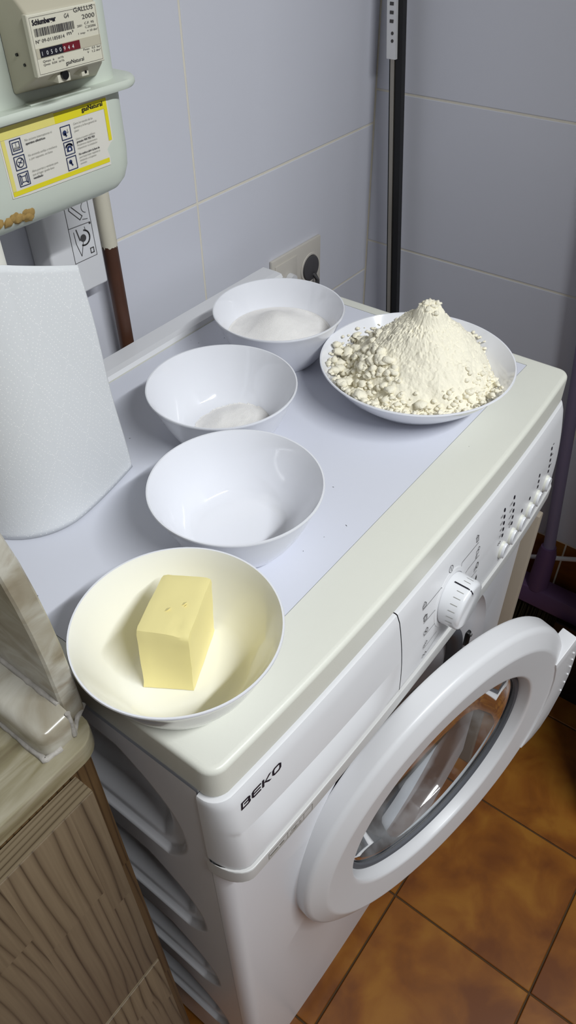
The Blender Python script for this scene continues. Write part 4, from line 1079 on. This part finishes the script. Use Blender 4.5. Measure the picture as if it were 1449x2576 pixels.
# ================================================================== tall profile leaning in the corner
pf = thing('corner_profile', (0.90, 0.41, 0.0), 'tall thin black and aluminium profile leaning upright in the wall corner', 'profile')
def lean(dx, y0, z): return (0.897 + dx, y0 + (z - 0.68) * 0.072, z)
def bar(dx0, dx1, y0, y1, z0, z1):
    mb = MB(); mb.rings([[lean(dx0, y0, z), lean(dx1, y0, z), lean(dx1, y1, z), lean(dx0, y1, z)] for z in (z0, z1)], True, True, True); return mb
bar(0.0, 0.010, 0.4000, 0.4112, 0.0, 1.55).build('black_strip', M['black'], pf)
bar(-0.002, 0.010, 0.4112, 0.4175, 0.0, 1.55).build('aluminium_edge', M['alu'], pf)
bar(0.0, 0.010, 0.4176, 0.4205, 0.0, 1.55).build('rubber_seam', M['black'], pf)
br = bar(-0.006, -0.0002, 0.4075, 0.4215, 1.050, 1.40).build('white_tag', M['plastic'], pf)
tg_ = MB()
for z, s in ((1.072, 0.0022), (1.081, 0.0022)):
    c = lean(-0.0064, 0.4125, z); tg_.add([(c[0], c[1] + s * math.cos(2 * PI * k / 12), c[2] + s * math.sin(2 * PI * k / 12)) for k in range(12)], [tuple(range(12))])
for k in range(3):
    for q in range(2):
        c = lean(-0.0064, 0.4125 + 0.003 * q, 1.093 + 0.010 * k); tg_.add([(c[0], c[1] - 0.0015, c[2]), (c[0], c[1] + 0.0015, c[2]), (c[0], c[1] + 0.0015, c[2] + 0.004), (c[0], c[1] - 0.0015, c[2] + 0.004)], [(0, 1, 2, 3)])
tg_.build('tag_marks', M['grey_ink'], br, loc=(0, 0, 0))

# ================================================================== things between machine and right wall
bd = MB().box(0.6065, 0.6200, 0.004, 0.34, 0.0, 0.628)
tag(bd.build('narrow_board', M['cream_board'], bevel=0.002), 'cream narrow board standing upright against the machine side', 'board')
bm_ = thing('broom', (0.895, 0.03, 0.0), 'purple broom with lavender handle leaning on the right wall', 'broom')
MB().tube([(0.893, 0.040, 0.24), (0.895, 0.041, 0.32), (0.900, 0.0706, 0.604), (0.900, 0.110, 0.98)], [0.0115, 0.0105, 0.010, 0.010], 16).build('broom_handle', M['lavender'], bm_, smooth=True)
MB().tube([(0.893, 0.040, 0.215), (0.893, 0.040, 0.30), (0.894, 0.041, 0.318)], [0.020, 0.017, 0.0135], 16).build('handle_socket', M['purple'], bm_, smooth=True)
hd_ = MB()
hd_.rings([[(0.870, y, z0), (0.918, y, z0), (0.914, y, z0 + 0.038), (0.876, y, z0 + 0.038)] for y, z0 in ((-0.130, 0.176), (-0.125, 0.180), (0.085, 0.180), (0.090, 0.176))], True, True, True)
hd_.build('broom_head', M['purple'], bm_, bevel=0.004)
brs = MB(); rb = random.Random(2)
for k in range(520):
    y = rb.uniform(-0.124, 0.086); x = rb.uniform(0.876, 0.914); y2 = y + (y + 0.02) * 0.12 + rb.uniform(-0.004, 0.004); x2 = x + (x - 0.895) * 0.25
    brs.tube([(x, y, 0.184), (x2, y2, rb.uniform(0.0, 0.012))], [0.0011, 0.0008], 4)
b_ = brs.build('bristles', M['bristle'], bm_); b_['kind'] = 'stuff'
tag(MB().tube([(0.921, 0.20, 0.215), (0.918, 0.0738, 0.252), (0.916, -0.011, 0.297), (0.914, -0.10, 0.352)], 0.0045, 10).build('white_stick', M['plastic'], smooth=True), 'thin white stick leaning on the wall behind the broom', 'stick')

dp = thing('black_panel', (0.850, -0.09, 0.0), 'flat black panel with a rod standing beside the broom bristles', 'black_panel')  # flat black sheet with a rod, not identified further
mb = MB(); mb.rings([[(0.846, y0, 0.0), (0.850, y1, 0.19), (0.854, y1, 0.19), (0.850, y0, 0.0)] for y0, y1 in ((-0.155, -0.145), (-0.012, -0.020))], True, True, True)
panel_sheet = mb.build('panel_sheet', M['black'], dp)
MB().tube([(0.851, -0.083, 0.18), (0.855, -0.083, 0.30)], [0.010, 0.009], 12).build('panel_rod', M['black'], dp, smooth=True)
